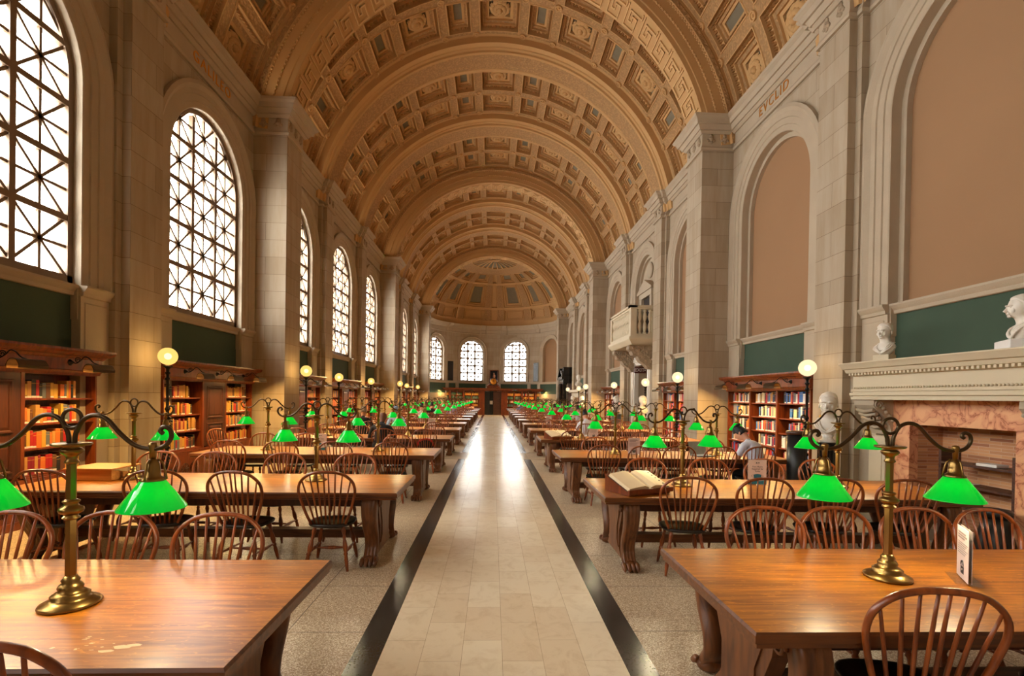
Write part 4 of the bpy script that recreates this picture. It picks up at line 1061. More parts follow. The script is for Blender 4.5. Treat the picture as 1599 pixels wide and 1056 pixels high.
# ------------------------------------------------------------------ bookcases, picture lights and books
BK = random.Random(5)
BOOKMESH = {}
def book_mesh(colr, sticker):
    key = (colr, sticker)
    if key not in BOOKMESH:      # unit book: x thickness, y depth (spine at -y... towards room), z height
        b = MB(); b.box(-.5, .5, 0, 1, 0, 1, 0)
        b.box(-.42, .42, .03, 1.002, .02, 1.003, 1)
        if sticker: b.box(-.502, .502, -.012, .2, .03, .14, 2); b.box(-.502, .502, -.011, .2, .0, .03, 3)
        if sticker == 2: b.box(-.503, .503, -.012, .1, .20, .23, 4)
        b.box(-.503, .503, -.008, .1, .80, .82, 5)
        BOOKMESH[key] = b.mesh('book', ['book_' + colr, 'page', 'book_white', 'book_red', 'book_green', 'book_ochre'])
    return BOOKMESH[key]
nbook = [0]
STUFF = MB(); SMATS = ['book_' + k for k in BOOKC]
def fill_shelf(org, ux, uy, width, depth, hmax, pal, label_fn, individual, fillfrac=1.0):
    """books along direction ux from org; uy points from spine into the shelf"""
    x = .01; n = 0
    while True:
        t = BK.choice((.034, .04, .046, .05, .056, .064, .075)); 
        if x + t > width * fillfrac: break
        if BK.random() < .06: x += BK.uniform(.02, .06)
        h = min(hmax - .02, BK.uniform(.185, .255)); c = BK.choice(pal); d = BK.uniform(.13, .17)
        p = Vector(org) + Vector(ux) * (x + t / 2)
        if individual:
            me = book_mesh(c, BK.choice((0, 1, 1, 2)))
            ang = math.atan2(ux[1], ux[0])
            flip = 1 if Vector((ux[0], ux[1], 0)).cross(Vector((uy[0], uy[1], 0))).z > 0 else -1
            o = link('book', me, None, tuple(p)); 
            o.rotation_euler = (0, 0, ang if flip > 0 else ang + PI)
            if flip < 0: o.rotation_euler = (0, 0, math.atan2(uy[1], uy[0]) - PI / 2)
            o.scale = (t * .96, d, h)
            tag(o, label_fn(c, n), 'book', 'library books on the near wall shelves'); nbook[0] += 1
        else:
            a = Vector(ux) * (t * .48); b = Vector(uy) * d
            vs = [p - a, p + a, p + a + b, p - a + b]; vs = [tuple(v) for v in vs] + [(v.x, v.y, v.z + h) for v in vs]
            STUFF.add(vs, [(0, 1, 5, 4), (1, 2, 6, 5), (3, 0, 4, 7), (4, 5, 6, 7)], list(BOOKC).index(c))
        n += 1; x += t + .001
def picture_light_mesh():
    br = MB(); br.lathe([(.045, -.012), (.045, .0), (.03, .012), (.022, .03), (.012, .045)], n=12)      # rosette, axis z -> turned later
    br.v = [(x, -z, y) for x, y, z in br.v]
    # scroll: spiral then an s-curve out to the shade (local: +(-y) is into the room)
    sp = [(0, -.10 - .045 * (1 - k / 20) * math.cos(k * .62), .03 + .045 * (1 - k / 20) * math.sin(k * .62)) for k in range(19)]
    br.tube(list(reversed(sp)), .006, 5)
    br.tube(catmull([(0, -.03, 0), (0, -.08, -.012), (0, -.145, .03), (0, -.19, .075), (0, -.25, .06), (0, -.31, -.0), (0, -.38, -.03)], 4), .008, 6)
    sh = MB(); ring = []
    n = 9; prof = [(-.07, -.055), (-.075, -.02)] + [(-.06 * math.cos(PI * k / n), .0 + .055 * math.sin(PI * k / n)) for k in range(1, n)] + [(.075, -.02), (.07, -.055)]
    prof2 = prof + [(y * .9, z - .004) for y, z in reversed(prof)]
    sh.loft([[(x, -.39 + y, -.08 + z) for y, z in prof2] for x in (-.19, .19)], 0, caps=True)
    return [('bracket', br.mesh('bracket', ['iron'])), ('shade', sh.mesh('shade', ['bronze']))]
PLM = picture_light_mesh()
pl_light = bpy.data.lights.new('picture_light_tube', 'AREA'); pl_light.shape = 'RECTANGLE'; pl_light.size = .34; pl_light.size_y = .07; pl_light.energy = PICT_W; pl_light.color = (1.0, .62, .22)
def picture_light(loc, rz, label, group):
    o = thing('picture_light', label, 'lamp', loc, rz, group)
    for n, me in PLM: link(n, me, o)
    l = bpy.data.objects.new('picture_light_tube', pl_light); col.objects.link(l); l.parent = o; l.location = (0, -.40, -.115); l.rotation_euler = (-.45, 0, 0)
SHZ = {4: [.64, .98, 1.30, 1.63], 5: [.47, .76, 1.07, 1.38, 1.69]}
PAL_L1 = ['ochre', 'tan', 'tan', 'black', 'red', 'brown', 'orange', 'grey', 'ochre', 'crimson']
PAL_R = ['red', 'white', 'tan', 'grey', 'cream', 'navy', 'crimson', 'orange', 'black', 'white', 'blue', 'cream', 'red']
def bookcase(side, sg, y0, y1, idx, kinds, indiv=False, label=None, nl=3, short=None):
    """kinds: list of 'b' (open shelves) or 'd' (panelled door) from near to far"""
    xf, xb = 5.95, 6.29; X = lambda a, b: sorted((sg * a, sg * b))
    root = thing('bookcase', label, 'bookcase', (sg * xf, (y0 + y1) / 2, 0), 0, 'wall bookcases under the arches'); ox, oy = sg * xf, (y0 + y1) / 2
    def sub(mb): mb.v = [(x - ox, y - oy, z) for x, y, z in mb.v]; return mb
    bt = .62 if side == 'left' else .45
    n = len(kinds); ws = [1.35 if k == 'b' else .95 for k in kinds]; tot = sum(ws); L = y1 - y0; ed = [y0]
    for w in ws: ed.append(ed[-1] + L * w / tot)
    c = MB()
    for e in ed: c.box(*X(xf, xb), max(e - .03, y0), min(e + .03, y1), .0, 1.97)
    for e in ed[1:-1]: c.box(*X(xf - .012, xf), e - .025, e + .025, bt, 1.96)
    c.box(*X(xb - .01, xb), y0, y1, 0, 2.0)
    c.box(*X(xf - .0, xb), y0, y1, 1.95, 2.02); c.box(*X(xf, xb), y0, y1, bt - .03, bt)
    sub(c).build('carcass', 'case', root)
    co = MB(); pr = [(1.96, .0), (1.96, .03), (1.99, .035), (2.02, .06), (2.03, .045), (2.18, .05), (2.19, .07), (2.22, .09), (2.23, .13), (2.26, .17), (2.29, .185), (2.32, .185), (2.32, -.30)]
    rows = [[(sg * (xf - d), y0 - (d if d > 0 else 0) * .7, z) if q == 0 else (sg * (xf - d), y1 + (d if d > 0 else 0) * .7, z) if q == 1 else None for q in (0, 1)] for z, d in pr]
    co.loft([[(sg * xb, r[0][1], r[0][2]), r[0], r[1], (sg * xb, r[1][1], r[1][2])] for r in rows], 0, closed=False)
    sub(co).build('cornice', 'case', root)
    bs = MB(); bs.box(*X(xf - .06, xb), y0, y1, 0, .10); bs.box(*X(xf - .03, xb), y0, y1, .10, bt - .02)
    sub(bs).build('base', 'case', root)
    gr = MB()
    for i, k in enumerate(kinds):
        a, b = ed[i] + .2, ed[i + 1] - .2; m_ = (b - a) / 3
        for q in range(3):
            cy_ = a + m_ * (q + .5)
            for w in range(4):
                an = PI * w / 4; dy, dz = math.cos(an) * m_ * .42, math.sin(an) * .10
                gr.tube([(sg * (xf - .034), cy_ - dy, .27 - dz), (sg * (xf - .034), cy_ + dy, .27 + dz)], .008, 4)
            gr.tube([(sg * (xf - .034), cy_ + m_ * .42 * math.cos(t * PI / 6), .27 + .10 * math.sin(t * PI / 6)) for t in range(12)], .007, 4, closed=True)
    sub(gr).build('grille', 'case_dark', root)
    zs = SHZ[5 if side == 'right' else 4]
    for i, k in enumerate(kinds):
        a, b = ed[i] + .03, ed[i + 1] - .03
        if k == 'd':
            d = MB(); d.box(*X(xf - .01, xf + .03), a, b, bt + .02, 1.95)
            for z0, z1 in ((.70, 1.10), (1.2, 1.87)):
                d.loft([[(sg * (xf - .01 - e), y, z) for y, z in ((a + .10 + q, z0 + q), (b - .10 - q, z0 + q), (b - .10 - q, z1 - q), (a + .10 + q, z1 - q))] for e, q in ((0, 0), (.02, .01), (.02, .03), (-.0, .045), (.012, .08))], 0, caps=True)
            sub(d).build('door', 'case_dark', root)
            continue
        for j, z in enumerate(zs):
            s = MB(); s.box(*X(xf + .02, xb - .01), a, b, z - .022, z); sub(s).build('shelf', 'case', root)
            zt = zs[j + 1] - .022 if j + 1 < len(zs) else 1.95
            pal = PAL_L1 if side == 'left' else PAL_R
            seen = indiv and z > (.60 if side == 'left' else .75) and not (side == 'left' and idx == 'first' and i == 0)
            lo = ORD[len(zs) - 1 - j] + ' shelf down'
            nm = {'left': 'left', 'right': 'right'}[side]
            bay = ('near' if i == 0 else 'far' if i == len(kinds) - 1 else 'middle') + ' bay'
            fn = lambda cc, q, lo=lo, bay=bay: '%s book, %s from near end, %s, %s of %s %s bookcase' % (cc, ORD[min(q, 19)] if q < 20 else '%dth' % (q + 1), lo, bay, idx, nm)
            ff = BK.uniform(.74, .95) if side == 'left' else BK.uniform(.70, .98)
            fill_shelf((sg * (xf + .05), a + .02, z), (0, 1, 0), (sg, 0, 0), b - a - .04, .16, zt - z, pal, fn, seen, ff)
    for q in range(nl):
        yy = y0 + (y1 - y0) * (q + .5) / nl
        picture_light((sg * (xf - .05), yy, 2.13), PI / 2 if sg < 0 else -PI / 2, 'bronze picture light, %s from the near end of the %s %s bookcase' % (ORD[q], idx, side), 'picture lights over the bookcases')
    return root
for i, (gi, b) in enumerate([(0, 0), (0, 1), (1, -1), (1, 0), (1, 1), (2, -1), (2, 0), (2, 1)]):
    sc = GC[gi] + b * BAY; y0, y1 = sc - 1.74, sc + 1.5
    if b == 1: y1 = sc + 1.55
    if b == -1: y0 = sc - 1.5; y1 = sc + 1.72
    if b == 0: y0, y1 = sc - 1.76, sc + 1.42 if gi == 0 else sc + 1.74
    bookcase('left', -1, y0, y1, ORD[i], ['b', 'd', 'b'], indiv=i < 2, label='mahogany bookcase with panelled door under the %s window from the front, left wall' % ORD[i], nl=3)
for i, (gi, b) in enumerate([(0, 1), (1, -1), (1, 1), (2, -1)]):
    sc = GC[gi] + b * BAY
    y0, y1 = (sc - 1.74, sc + 1.55) if b == 1 else (sc - 1.5, sc + 1.72)
    bookcase('right', 1, y0, y1, ORD[i], ['b', 'b', 'b'], indiv=i < 1, label='mahogany bookcase with open shelves under the blank arch, %s along the right wall' % ORD[i], nl=3)

# long bookcase across the apse with a doorway in the middle
AY = 45.7; AXW = 5.2
root = thing('bookcase', 'long mahogany bookcase spanning the far end on both sides of the doorway', 'bookcase', (0, AY, 0))
def subA(mb): mb.v = [(x, y - AY, z) for x, y, z in mb.v]; return mb
c = MB()
eds = [-5.2, -3.95, -2.7, -1.25]; eds = eds + [-e for e in reversed(eds)]
for e in eds:
    c.box(e - .07, e + .07, AY - .02, AY + .35, 0, 2.25)
for e in (-.83, .83): c.box(e - .07, e + .07, AY - .04, AY + .4, 0, 2.25)
for s in (-1, 1): c.box(*sorted((s * .83, s * 1.25)), AY, AY + .05, 0, 2.25)
c.box(-AXW, -.76, AY + .33, AY + .36, 0, 2.25); c.box(.76, AXW, AY + .33, AY + .36, 0, 2.25)
c.box(-AXW, -.76, AY - .03, AY + .35, 0, .45); c.box(.76, AXW, AY - .03, AY + .35, 0, .45)
subA(c).build('carcass', 'case', root)
c = MB(); pr = [(2.22, 0), (2.24, .05), (2.34, .05), (2.36, .12), (2.44, .16), (2.48, .18), (2.48, -.4)]
c.loft([[(-AXW - .1, AY - d, z), (AXW + .1, AY - d, z)] for z, d in pr], 0, closed=False); subA(c).build('cornice', 'case', root)
for a, b in ((-5.2, -3.95), (-3.95, -2.7), (-2.7, -1.25), (1.25, 2.7), (2.7, 3.95), (3.95, 5.2)):
    s = MB()
    for z in (.46, .80, 1.14, 1.48, 1.82): s.box(a, b, AY, AY + .32, z - .025, z)
    s.box((a + b) / 2 - .03, (a + b) / 2 + .03, AY - .01, AY + .33, .45, 2.22)
    subA(s).build('shelf_unit', 'case', root)
    for z in (.80, 1.14, 1.48, 1.82):
        pal = BK.choice((['tan', 'ochre', 'cream', 'brown'], ['green', 'grey', 'green'], ['red', 'white', 'black', 'cream', 'tan'], ['orange', 'tan', 'ochre']))
        for h0, h1 in ((a + .08, (a + b) / 2 - .04), ((a + b) / 2 + .04, b - .08)):
            fill_shelf((h0, AY + .06, z), (1, 0, 0), (0, 1, 0), h1 - h0, .2, .3, pal, None, False, BK.uniform(.8, 1))
    picture_light(((a + b) / 2, AY - .06, 2.36), 0, 'bronze picture light over the %s bay from the left of the far bookcase' % ORD[[-5.2, -3.95, -2.7, 1.25, 2.7, 3.95].index(a)], 'picture lights over the bookcases')
o = STUFF.build('books', SMATS); o['kind'] = 'stuff'; tag(o, 'rows of old books filling the shelves of the distant bookcases', 'books')
# ------------------------------------------------------------------ doors at the far end
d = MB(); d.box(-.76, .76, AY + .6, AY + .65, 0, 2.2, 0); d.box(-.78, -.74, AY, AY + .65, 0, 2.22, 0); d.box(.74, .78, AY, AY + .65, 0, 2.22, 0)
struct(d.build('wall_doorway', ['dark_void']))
d = MB(); d.box(.04, .75, AY + .12, AY + .17, .02, 2.2)
for z0, z1 in ((.2, .95), (1.1, 2.05)): d.box(.14, .65, AY + .10, AY + .12, z0, z1)
o = struct(d.build('door_1', 'walnut'))
d = MB(); d.box(-.78, -.30, AY + .10, AY + .15, .02, 2.2); o2 = struct(d.build('door_2', 'black_plastic'))
d = MB(); d.box(-.30, .02, AY + .30, AY + .34, .02, 2.2); o3 = struct(d.build('door_3', 'marble_black'))
d = MB(); d.box(-.29, -.02, AY + .285, AY + .295, 1.0, 1.32); tag(d.build('notice', 'white_paint'), 'white paper notice taped to the dark far door', 'notice')
# clock above the doorway
t = thing('clock', 'round gilt clock on a carved wooden plinth above the far doorway', 'clock', (0.02, AY + .02, 2.482))
b = MB(); b.bbox(-.60, .60, -.12, .2, 0, .20, .02); b.bbox(-.46, .46, -.10, .18, .20, .28, .02)
for s in (-1, 1): b.tube(catmull([(s * .54, 0, .22), (s * .46, 0, .32), (s * .36, 0, .35), (s * .33, 0, .44), (s * .36, 0, .54)], 4), .045, 6)
b.build('plinth', 'case', t)
b = MB(); n = 30
b.lathe([(.25, -.10), (.33, -.10), (.345, -.05), (.345, .08), (.30, .1), (.25, .1)], n=n); b.v = [(x, z, y + .62) for x, y, z in b.v]; b.build('case_ring', 'case_dark', t)
b = MB(); b.lathe([(.0, -.11), (.275, -.11), (.28, -.06), (.0, -.05)], n=n); b.v = [(x, z, y + .62) for x, y, z in b.v]; dial = b.build('dial', 'gold', t)
b = MB(); b.box(-.010, .010, -.128, -.12, .61, .79); b.box(-.02, .09, -.128, -.12, .612, .63); b.build('hands', 'iron', dial)
# painting and dark plaques on the apse wall
t = thing('painting', 'dark framed portrait of a pale figure hung above the gilt clock', 'painting', (.06, YA + RA - .09, 3.05))
b = MB(); b.loft([[(x, y, z) for x, z in ((-.42 + q, 0 + q), (.42 - q, 0 + q), (.42 - q, 1.2 - q), (-.42 + q, 1.2 - q))] for y, q in ((.06, 0), (-.03, 0), (-.045, .03), (-.02, .08), (.0, .08))], 0); b.build('picture_frame', 'case', t)
b = MB(); b.box(-.36, .36, .0, .02, .06, 1.14, 0); b.sphere((.0, -.0, .86), .07, 6, 1, (1, .25, 1.2)); b.lathe([(.01, .45), (.10, .5), (.12, .66), (.06, .78)], (0.02, 0, 0), 8, 1, sy=.15); b.build('canvas', ['black_cloth', 'skin'], t)
for s, nm in ((-1, 'left'), (1, 'right')):
    a = s * math.radians(42.5); t = thing('wall_plaque', 'tall dark inscribed tablet on the curved far wall, %s of the windows' % nm, 'plaque', (math.sin(a) * RA, YA + math.cos(a) * RA, 3.15), -a, 'dark tablets on the far wall')
    b = MB(); b.bbox(-.30, .30, -.07, .02, 0, 1.8, .02); b.build('tablet', 'marble_black' if s < 0 else 'marble_grey', t)
    b = MB(); b.box(-.24, .24, -.078, -.065, .08, 1.72); b.build('inscription_panel', 'marble_black', t)

# ------------------------------------------------------------------ near fireplace, right wall
FY = GC[0]
def X_(a): return a
t = thing('fireplace', 'huge cream stone fireplace with pink marble lining on the right wall', 'fireplace', (5.8, FY, 0))
def sub(mb, ox=5.8, oy=FY): mb.v = [(x - ox, y - oy, z) for x, y, z in mb.v]; return mb
W = 1.45
b = MB()      # projecting frieze block
b.box(5.68, 6.14, FY - W, FY + W, 1.80, 2.17)
for z, d in ((1.785, .02), (1.85, .035), (1.91, .02)): b.box(5.68 - d, 5.7, FY - W - d, FY + W + d, z, z + .04)
k = FY - W + .02
while k < FY + W - .02: b.sphere((5.665, k, 1.965), .018, 3, 0); k += .045
sub(b).build('frieze', 'marble_mantel', t)
b = MB(); pr = [(2.15, .0), (2.16, .03), (2.19, .04), (2.20, .10), (2.25, .12), (2.26, .15), (2.31, .18), (2.34, .20), (2.355, .20), (2.355, -.46)]
b.loft([[(6.14, FY - W - .35 * d, z), (5.68 - d, FY - W - .35 * d, z), (5.68 - d, FY + W + .35 * d, z), (6.14, FY + W + .35 * d, z)] for z, d in pr], 0, closed=False)
k = FY - W
while k < FY + W: b.box(5.60, 5.66, k, k + .035, 2.16, 2.20); k += .065
k = FY - W
while k < FY + W: b.sphere((5.545, k, 2.275), .018, 3, 0, (1, 1.4, 1)); k += .07
sub(b).build('mantel_shelf', 'marble_mantel', t)
for s in (-1, 1):
    b = MB(); yc = FY + s * (W - .22)
    poly = [(6.12, 1.80), (5.70, 1.80), (5.69, 1.70), (5.76, 1.62), (5.84, 1.56), (5.95, 1.40), (5.98, 1.26), (6.12, 1.22)]
    b.prism(poly, lambda u, v, q: (u, q, v), yc - .2, yc + .2, 0)
    for q in (-.2, .2):
        b.tube([(5.77 + .07 * (1 - k / 22) * math.cos(k * .55), yc + q, 1.71 + .07 * (1 - k / 22) * math.sin(k * .55)) for k in range(20)], .016, 5)
        for k in range(5): b.sphere((5.84 + .05 * k, yc + q, 1.66 - .06 * k), .035, 4, 0)
    for k in range(5): b.tube([(5.72 + .045 * k, yc - .17, 1.63 - .06 * k), (5.70 + .045 * k, yc, 1.60 - .06 * k), (5.72 + .045 * k, yc + .17, 1.63 - .06 * k)], .03, 6)
    sub(b).build('console', 'stone_plain', t)
    b = MB(); yp = FY + s * 1.16; b.box(5.86, 6.14, yp - .16, yp + .16, 0, 1.24); b.box(5.83, 6.14, yp - .19, yp + .19, 1.16, 1.23); b.box(5.83, 6.14, yp - .19, yp + .19, 0, .16); b.box(5.85, 5.87, yp - .10, yp + .10, .28, 1.08); sub(b).build('pilaster', 'marble_mantel', t)
    b = MB(); b.box(5.98, 6.14, *sorted((FY + s * 1.33, FY + s * (W + .0))), 0, 1.80); sub(b).build('side_slip', 'marble_mantel', t)
b = MB(); xo = 6.0
ow, oy, oz = 1.12, .73, 1.437
for a in ([(-ow, 0), (-ow, 1.80), (-oy, oz), (-oy, 0)], [(-ow, 1.80), (ow, 1.80), (oy, oz), (-oy, oz)], [(ow, 1.80), (ow, 0), (oy, 0), (oy, oz)]):
    b.prism(a, lambda u, v, q: (q, FY + u, v), xo, xo + .13, 0)
sub(b).build('marble_lining', 'pink_marble', t)
b = MB(); xk = xo + .50
b.add([(xo + .13, FY + oy, 0), (xk, FY + oy, 0), (xk, FY + oy, oz + .3), (xo + .13, FY + oy, oz + .02)], [(0, 1, 2, 3)], 0)
b.add([(xo + .13, FY - oy, 0), (xk, FY - oy, 0), (xk, FY - oy, oz + .3), (xo + .13, FY - oy, oz + .02)], [(0, 1, 2, 3)], 0)
b.add([(xk, FY - oy, 0), (xk, FY + oy, 0), (xk, FY + oy, oz + .3), (xk, FY - oy, oz + .3)], [(0, 1, 2, 3)], 0)
b.add([(xo + .13, FY - oy, oz + .02), (xo + .13, FY + oy, oz + .02), (xk, FY + oy, oz + .3), (xk, FY - oy, oz + .3)], [(0, 1, 2, 3)], 0)
sub(b).build('firebox', 'brick', t)
b = MB(); b.box(5.5, xo, FY - 1.3, FY + 1.3, .001, .02); sub(b).build('hearth', 'marble_grey', t)
# shelf unit standing inside the firebox
t = thing('shelf_unit', 'low dark wood shelf unit standing inside the brick fireplace', 'shelf', (6.20, FY - .18, 0))
b = MB(); b.box(-.14, .14, .46, .50, 0, 1.12); b.build('side_panel', 'walnut', t)
b = MB(); b.box(-.14, .14, -.50, -.46, 0, 1.12); b.build('side_panel', 'walnut', t)
for z in (.40, .69, .965): b = MB(); b.box(-.14, .14, -.46, .46, z - .03, z); b.build('shelf', 'walnut', t)
b = MB(); b.bbox(-.10, .08, -.12, .12, .0, .035, .004); o = b.build('book', 'book_white', None, (6.18, FY - .30, .967), .1); tag(o, 'white book lying on the upper shelf inside the fireplace', 'book')
b = MB(); b.box(-.10, .10, -.14, .14, 0, .006); o = b.build('leaflet', 'book_white', None, (6.16, FY + .08, .692), .3); tag(o, 'open white leaflet on the middle shelf inside the fireplace', 'leaflet')
t = thing('step_stool', 'round black rolling step stool on the fireplace hearth', 'stool', (5.72, FY - .78, .021))
b = MB(); b.lathe([(.02, 0), (.19, 0), (.195, .07), (.165, .20), (.135, .32), (.13, .44)], n=20); b.build('base', 'black_plastic', t)
b = MB(); b.lathe([(.02, .44), (.15, .44), (.155, .50), (.14, .52), (.02, .52)], n=20); b.build('step', 'black_plastic', t)

# ------------------------------------------------------------------ busts
def bust(loc, rz, label, h, mat='marble_white', plinth=None, hair=1, group=None, robe=True):
    """head-and-shoulders portrait bust, local height about 1, scaled by h; faces -y"""
    t = thing('portrait_bust', label, 'bust', loc, rz, group); s = h / .565
    m = MB(); rings = []
    K = 24
    # shoulders, chest, neck, head as one lofted surface: (z, half width x, half depth y, y centre)
    prof = [(.06, .075, .065, .01), (.09, .09, .08, .01), (.12, .125, .095, .01), (.16, .16, .11, .01), (.20, .182, .118, .015), (.24, .188, .115, .02), (.275, .172, .10, .025), (.30, .14, .086, .03), (.315, .10, .075, .03), (.33, .074, .066, .025), (.36, .066, .064, .015), (.385, .066, .068, .005), (.40, .058, .080, -.012), (.415, .066, .092, -.016), (.44, .073, .099, -.014), (.47, .079, .104, -.008), (.50, .083, .107, -.002), (.53, .084, .107, .002), (.56, .079, .100, .004), (.585, .067, .085, .006), (.605, .047, .060, .008), (.617, .024, .030, .008), (.621, .003, .004, .008)]
    for z, a, b_, yc in prof:
        r = []
        for k in range(K):
            an = 2 * PI * k / K; x = a * math.sin(an); y = yc - b_ * math.cos(an)
            if .38 < z < .56 and math.cos(an) > .2:          # face modelling on the front
                f = math.cos(an); cx = abs(math.sin(an))
                if abs(z - .455) < .04: y -= .030 * max(0, 1 - cx / .26) * (1 - abs(z - .455) / .05)     # nose
                if abs(z - .485) < .015: y += .018 * (1 if .2 < cx < .62 else 0)                        # eye sockets
                if abs(z - .51) < .012: y -= .006                                                        # brow
                if abs(z - .415) < .012: y -= .006 * max(0, 1 - cx / .45)                                # chin, lips
            r.append((x * s, y * s, z * s))
        rings.append(r)
    m.loft(rings, 0, caps=True, smooth=True)
    for e in (-1, 1): m.sphere((e * .088 * s, .01 * s, .468 * s), .024 * s, 5, 0, (.4, .8, 1.2))
    def reshape(mb):
        out = []
        for x, y, z in mb.v:
            q = z / s
            if q <= .33: f = .75 + .25 * max(0, min(1, (q - .30) / .03)); out.append((x * f, y * f, (.085 + (q - .06) * .70) * s))
            else: out.append((x, y, (q - .056) * s))
        mb.v = out
    s = h / .565
    fz = lambda x, y, z: (x * s, y * s, z * s)
    m.tube([fz(0, -.108, .500), fz(0, -.120, .475), fz(0, -.134, .452), fz(0, -.118, .440)], [.009 * s, .011 * s, .016 * s, .010 * s], 7)
    for e in (-1, 1):
        m.tube([fz(e * .008, -.112, .502), fz(e * .03, -.113, .509), fz(e * .058, -.096, .503)], [.009 * s, .011 * s, .008 * s], 6)
        m.sphere(fz(e * .031, -.100, .487), .012 * s, 5, 0, (1.3, .8, .8)); m.sphere(fz(e * .042, -.082, .452), .024 * s, 5, 0, (1, .7, 1.1)); m.sphere(fz(e * .013, -.118, .446), .009 * s, 4)
    for z, r in ((.429, .0075), (.419, .009)): m.tube([fz(-.026, -.100, z), fz(-.012, -.112, z + .002), fz(0, -.114, z), fz(.012, -.112, z + .002), fz(.026, -.100, z)], r * s, 6)
    m.sphere(fz(0, -.096, .400), .024 * s, 6, 0, (1.2, .8, .8))
    reshape(m); body = m.build('figure', mat, t)
    hb = MB(); rg = random.Random(hash(label) % 1000)
    cols = []
    HP = [(.44, .073, .099, -.010), (.47, .079, .104, -.006), (.50, .083, .107, -.002), (.53, .084, .107, .002), (.56, .079, .100, .004), (.585, .067, .085, .006), (.605, .047, .060, .008), (.621, .012, .015, .008)]
    def hp(z):
        for q in range(len(HP) - 1):
            if z <= HP[q + 1][0]:
                f = max(0, (z - HP[q][0]) / (HP[q + 1][0] - HP[q][0])); return [HP[q][w] + (HP[q + 1][w] - HP[q][w]) * f for w in (1, 2, 3)]
        return HP[-1][1:]
    for r_ in range(9):
        ring = []
        for k in range(36):
            an = 2 * PI * k / 36; fr_c = math.cos(an); z0 = .445 + .12 * max(0, fr_c + .25) ** .7 if fr_c > -.25 else .43
            z = min(z0, .568) + (.628 - min(z0, .568)) * r_ / 8; a_, b_, y_ = hp(z); g = 1.08 + .045 * math.sin(7 * an + 3 * r_) * math.cos(5 * an - 2 * r_) if r_ else 1.0
            if r_ == 8: g = .3
            ring.append((a_ * g * math.sin(an) * s, (y_ - b_ * g * fr_c) * s, (z + (.006 if 0 < r_ < 8 else 0)) * s))
        cols.append(ring)
    hb.loft(cols, 0, caps=True, smooth=True)
    reshape(hb); hb.build('hair', mat, t)
    if robe:
        d = MB()
        for e in (-1, 1):
            for q in range(3):
                d.tube(catmull([(e * (.05 + .03 * q) * s, .07 * s, (.335 - .01 * q) * s), (e * (.10 + .026 * q) * s, -.01 * s, (.305 - .015 * q) * s), (e * (.095 + .026 * q) * s, -.095 * s, (.24 - .02 * q) * s), (e * .05 * s, -.115 * s, (.15 - .015 * q) * s), (-.02 * e * s, -.10 * s, .10 * s)], 3), .014 * s, 5)
        reshape(d); d.build('drapery', mat, t)
    sc_ = MB()
    if plinth: w_, hh, mt = plinth; sc_.bbox(-w_, w_, -w_ * .8, w_ * .8, 0, .092 * s, .006); sc_.build('plinth', mt, t)
    else: sc_.lathe([(.085 * s, 0), (.09 * s, .018 * s), (.058 * s, .036 * s), (.05 * s, .058 * s), (.066 * s, .084 * s), (.02, .094 * s)], n=18); sc_.build('socle', mat, t)
    return t
def column(loc, label, r, h, mat, group=None, cap='marble_white'):
    t = thing('pedestal', label, 'pedestal', loc, 0, group)
    m = MB(); m.lathe([(.02, .10), (r * 1.05, .10), (r, .14), (r * .96, h - .05), (r, h - .02), (.02, h - .02)], n=24); m.build('shaft', mat, t)
    m = MB(); m.lathe([(.02, 0), (r * 1.25, 0), (r * 1.25, .05), (r * 1.1, .08), (r * 1.05, .10), (.02, .1)], n=24); m.build('foot', mat, t)
    m = MB(); m.lathe([(.02, h - .02), (r * 1.1, h - .02), (r * 1.12, h), (.02, h)], n=24); m.build('cap', mat, t)
    return t
column((5.50, 7.98, 0), 'glossy black column carrying the bust beside the fireplace', .15, 1.07, 'marble_black')
bust((5.50, 7.98, 1.072), -.75, 'white marble bust on the black column beside the fireplace', .83)
bust((5.74, 7.12, 2.357), -PI / 2 + .35, 'small white bust at the far end of the mantel shelf, against the stone pilaster', .57, plinth=(.11, .07, 'marble_mantel'))
bust((5.74, 5.22, 2.357), -PI / 2 - .5, 'white bust on a white block, nearer the viewer on the mantel shelf', .60, plinth=(.20, .12, 'white_paint'), robe=True)
for i, (y, x, nm) in enumerate(((17.7, 5.38, 'near'), (21.6, 5.40, 'far'))):
    column((x, y, 0), 'mottled grey marble column on the %s side of the exit doorway' % nm, .23, 1.05, 'marble_grey', 'grey bust columns by the doorway')
    bust((x, y, 1.052), .3, 'white marble bust on the grey column, %s side of the exit doorway' % nm, .80, group='busts by the doorway')
for i, (y, x, nm) in enumerate(((28.9, 5.2, 'near'), (32.6, 5.25, 'far'))):
    column((x, y, 0), 'distant grey column beside the second fireplace, %s side' % nm, .23, 1.05, 'marble_grey', 'grey bust columns by the second fireplace')
    bust((x, y, 1.052), .3, 'distant white bust beside the second fireplace, %s side' % nm, .80, group='busts by the second fireplace')

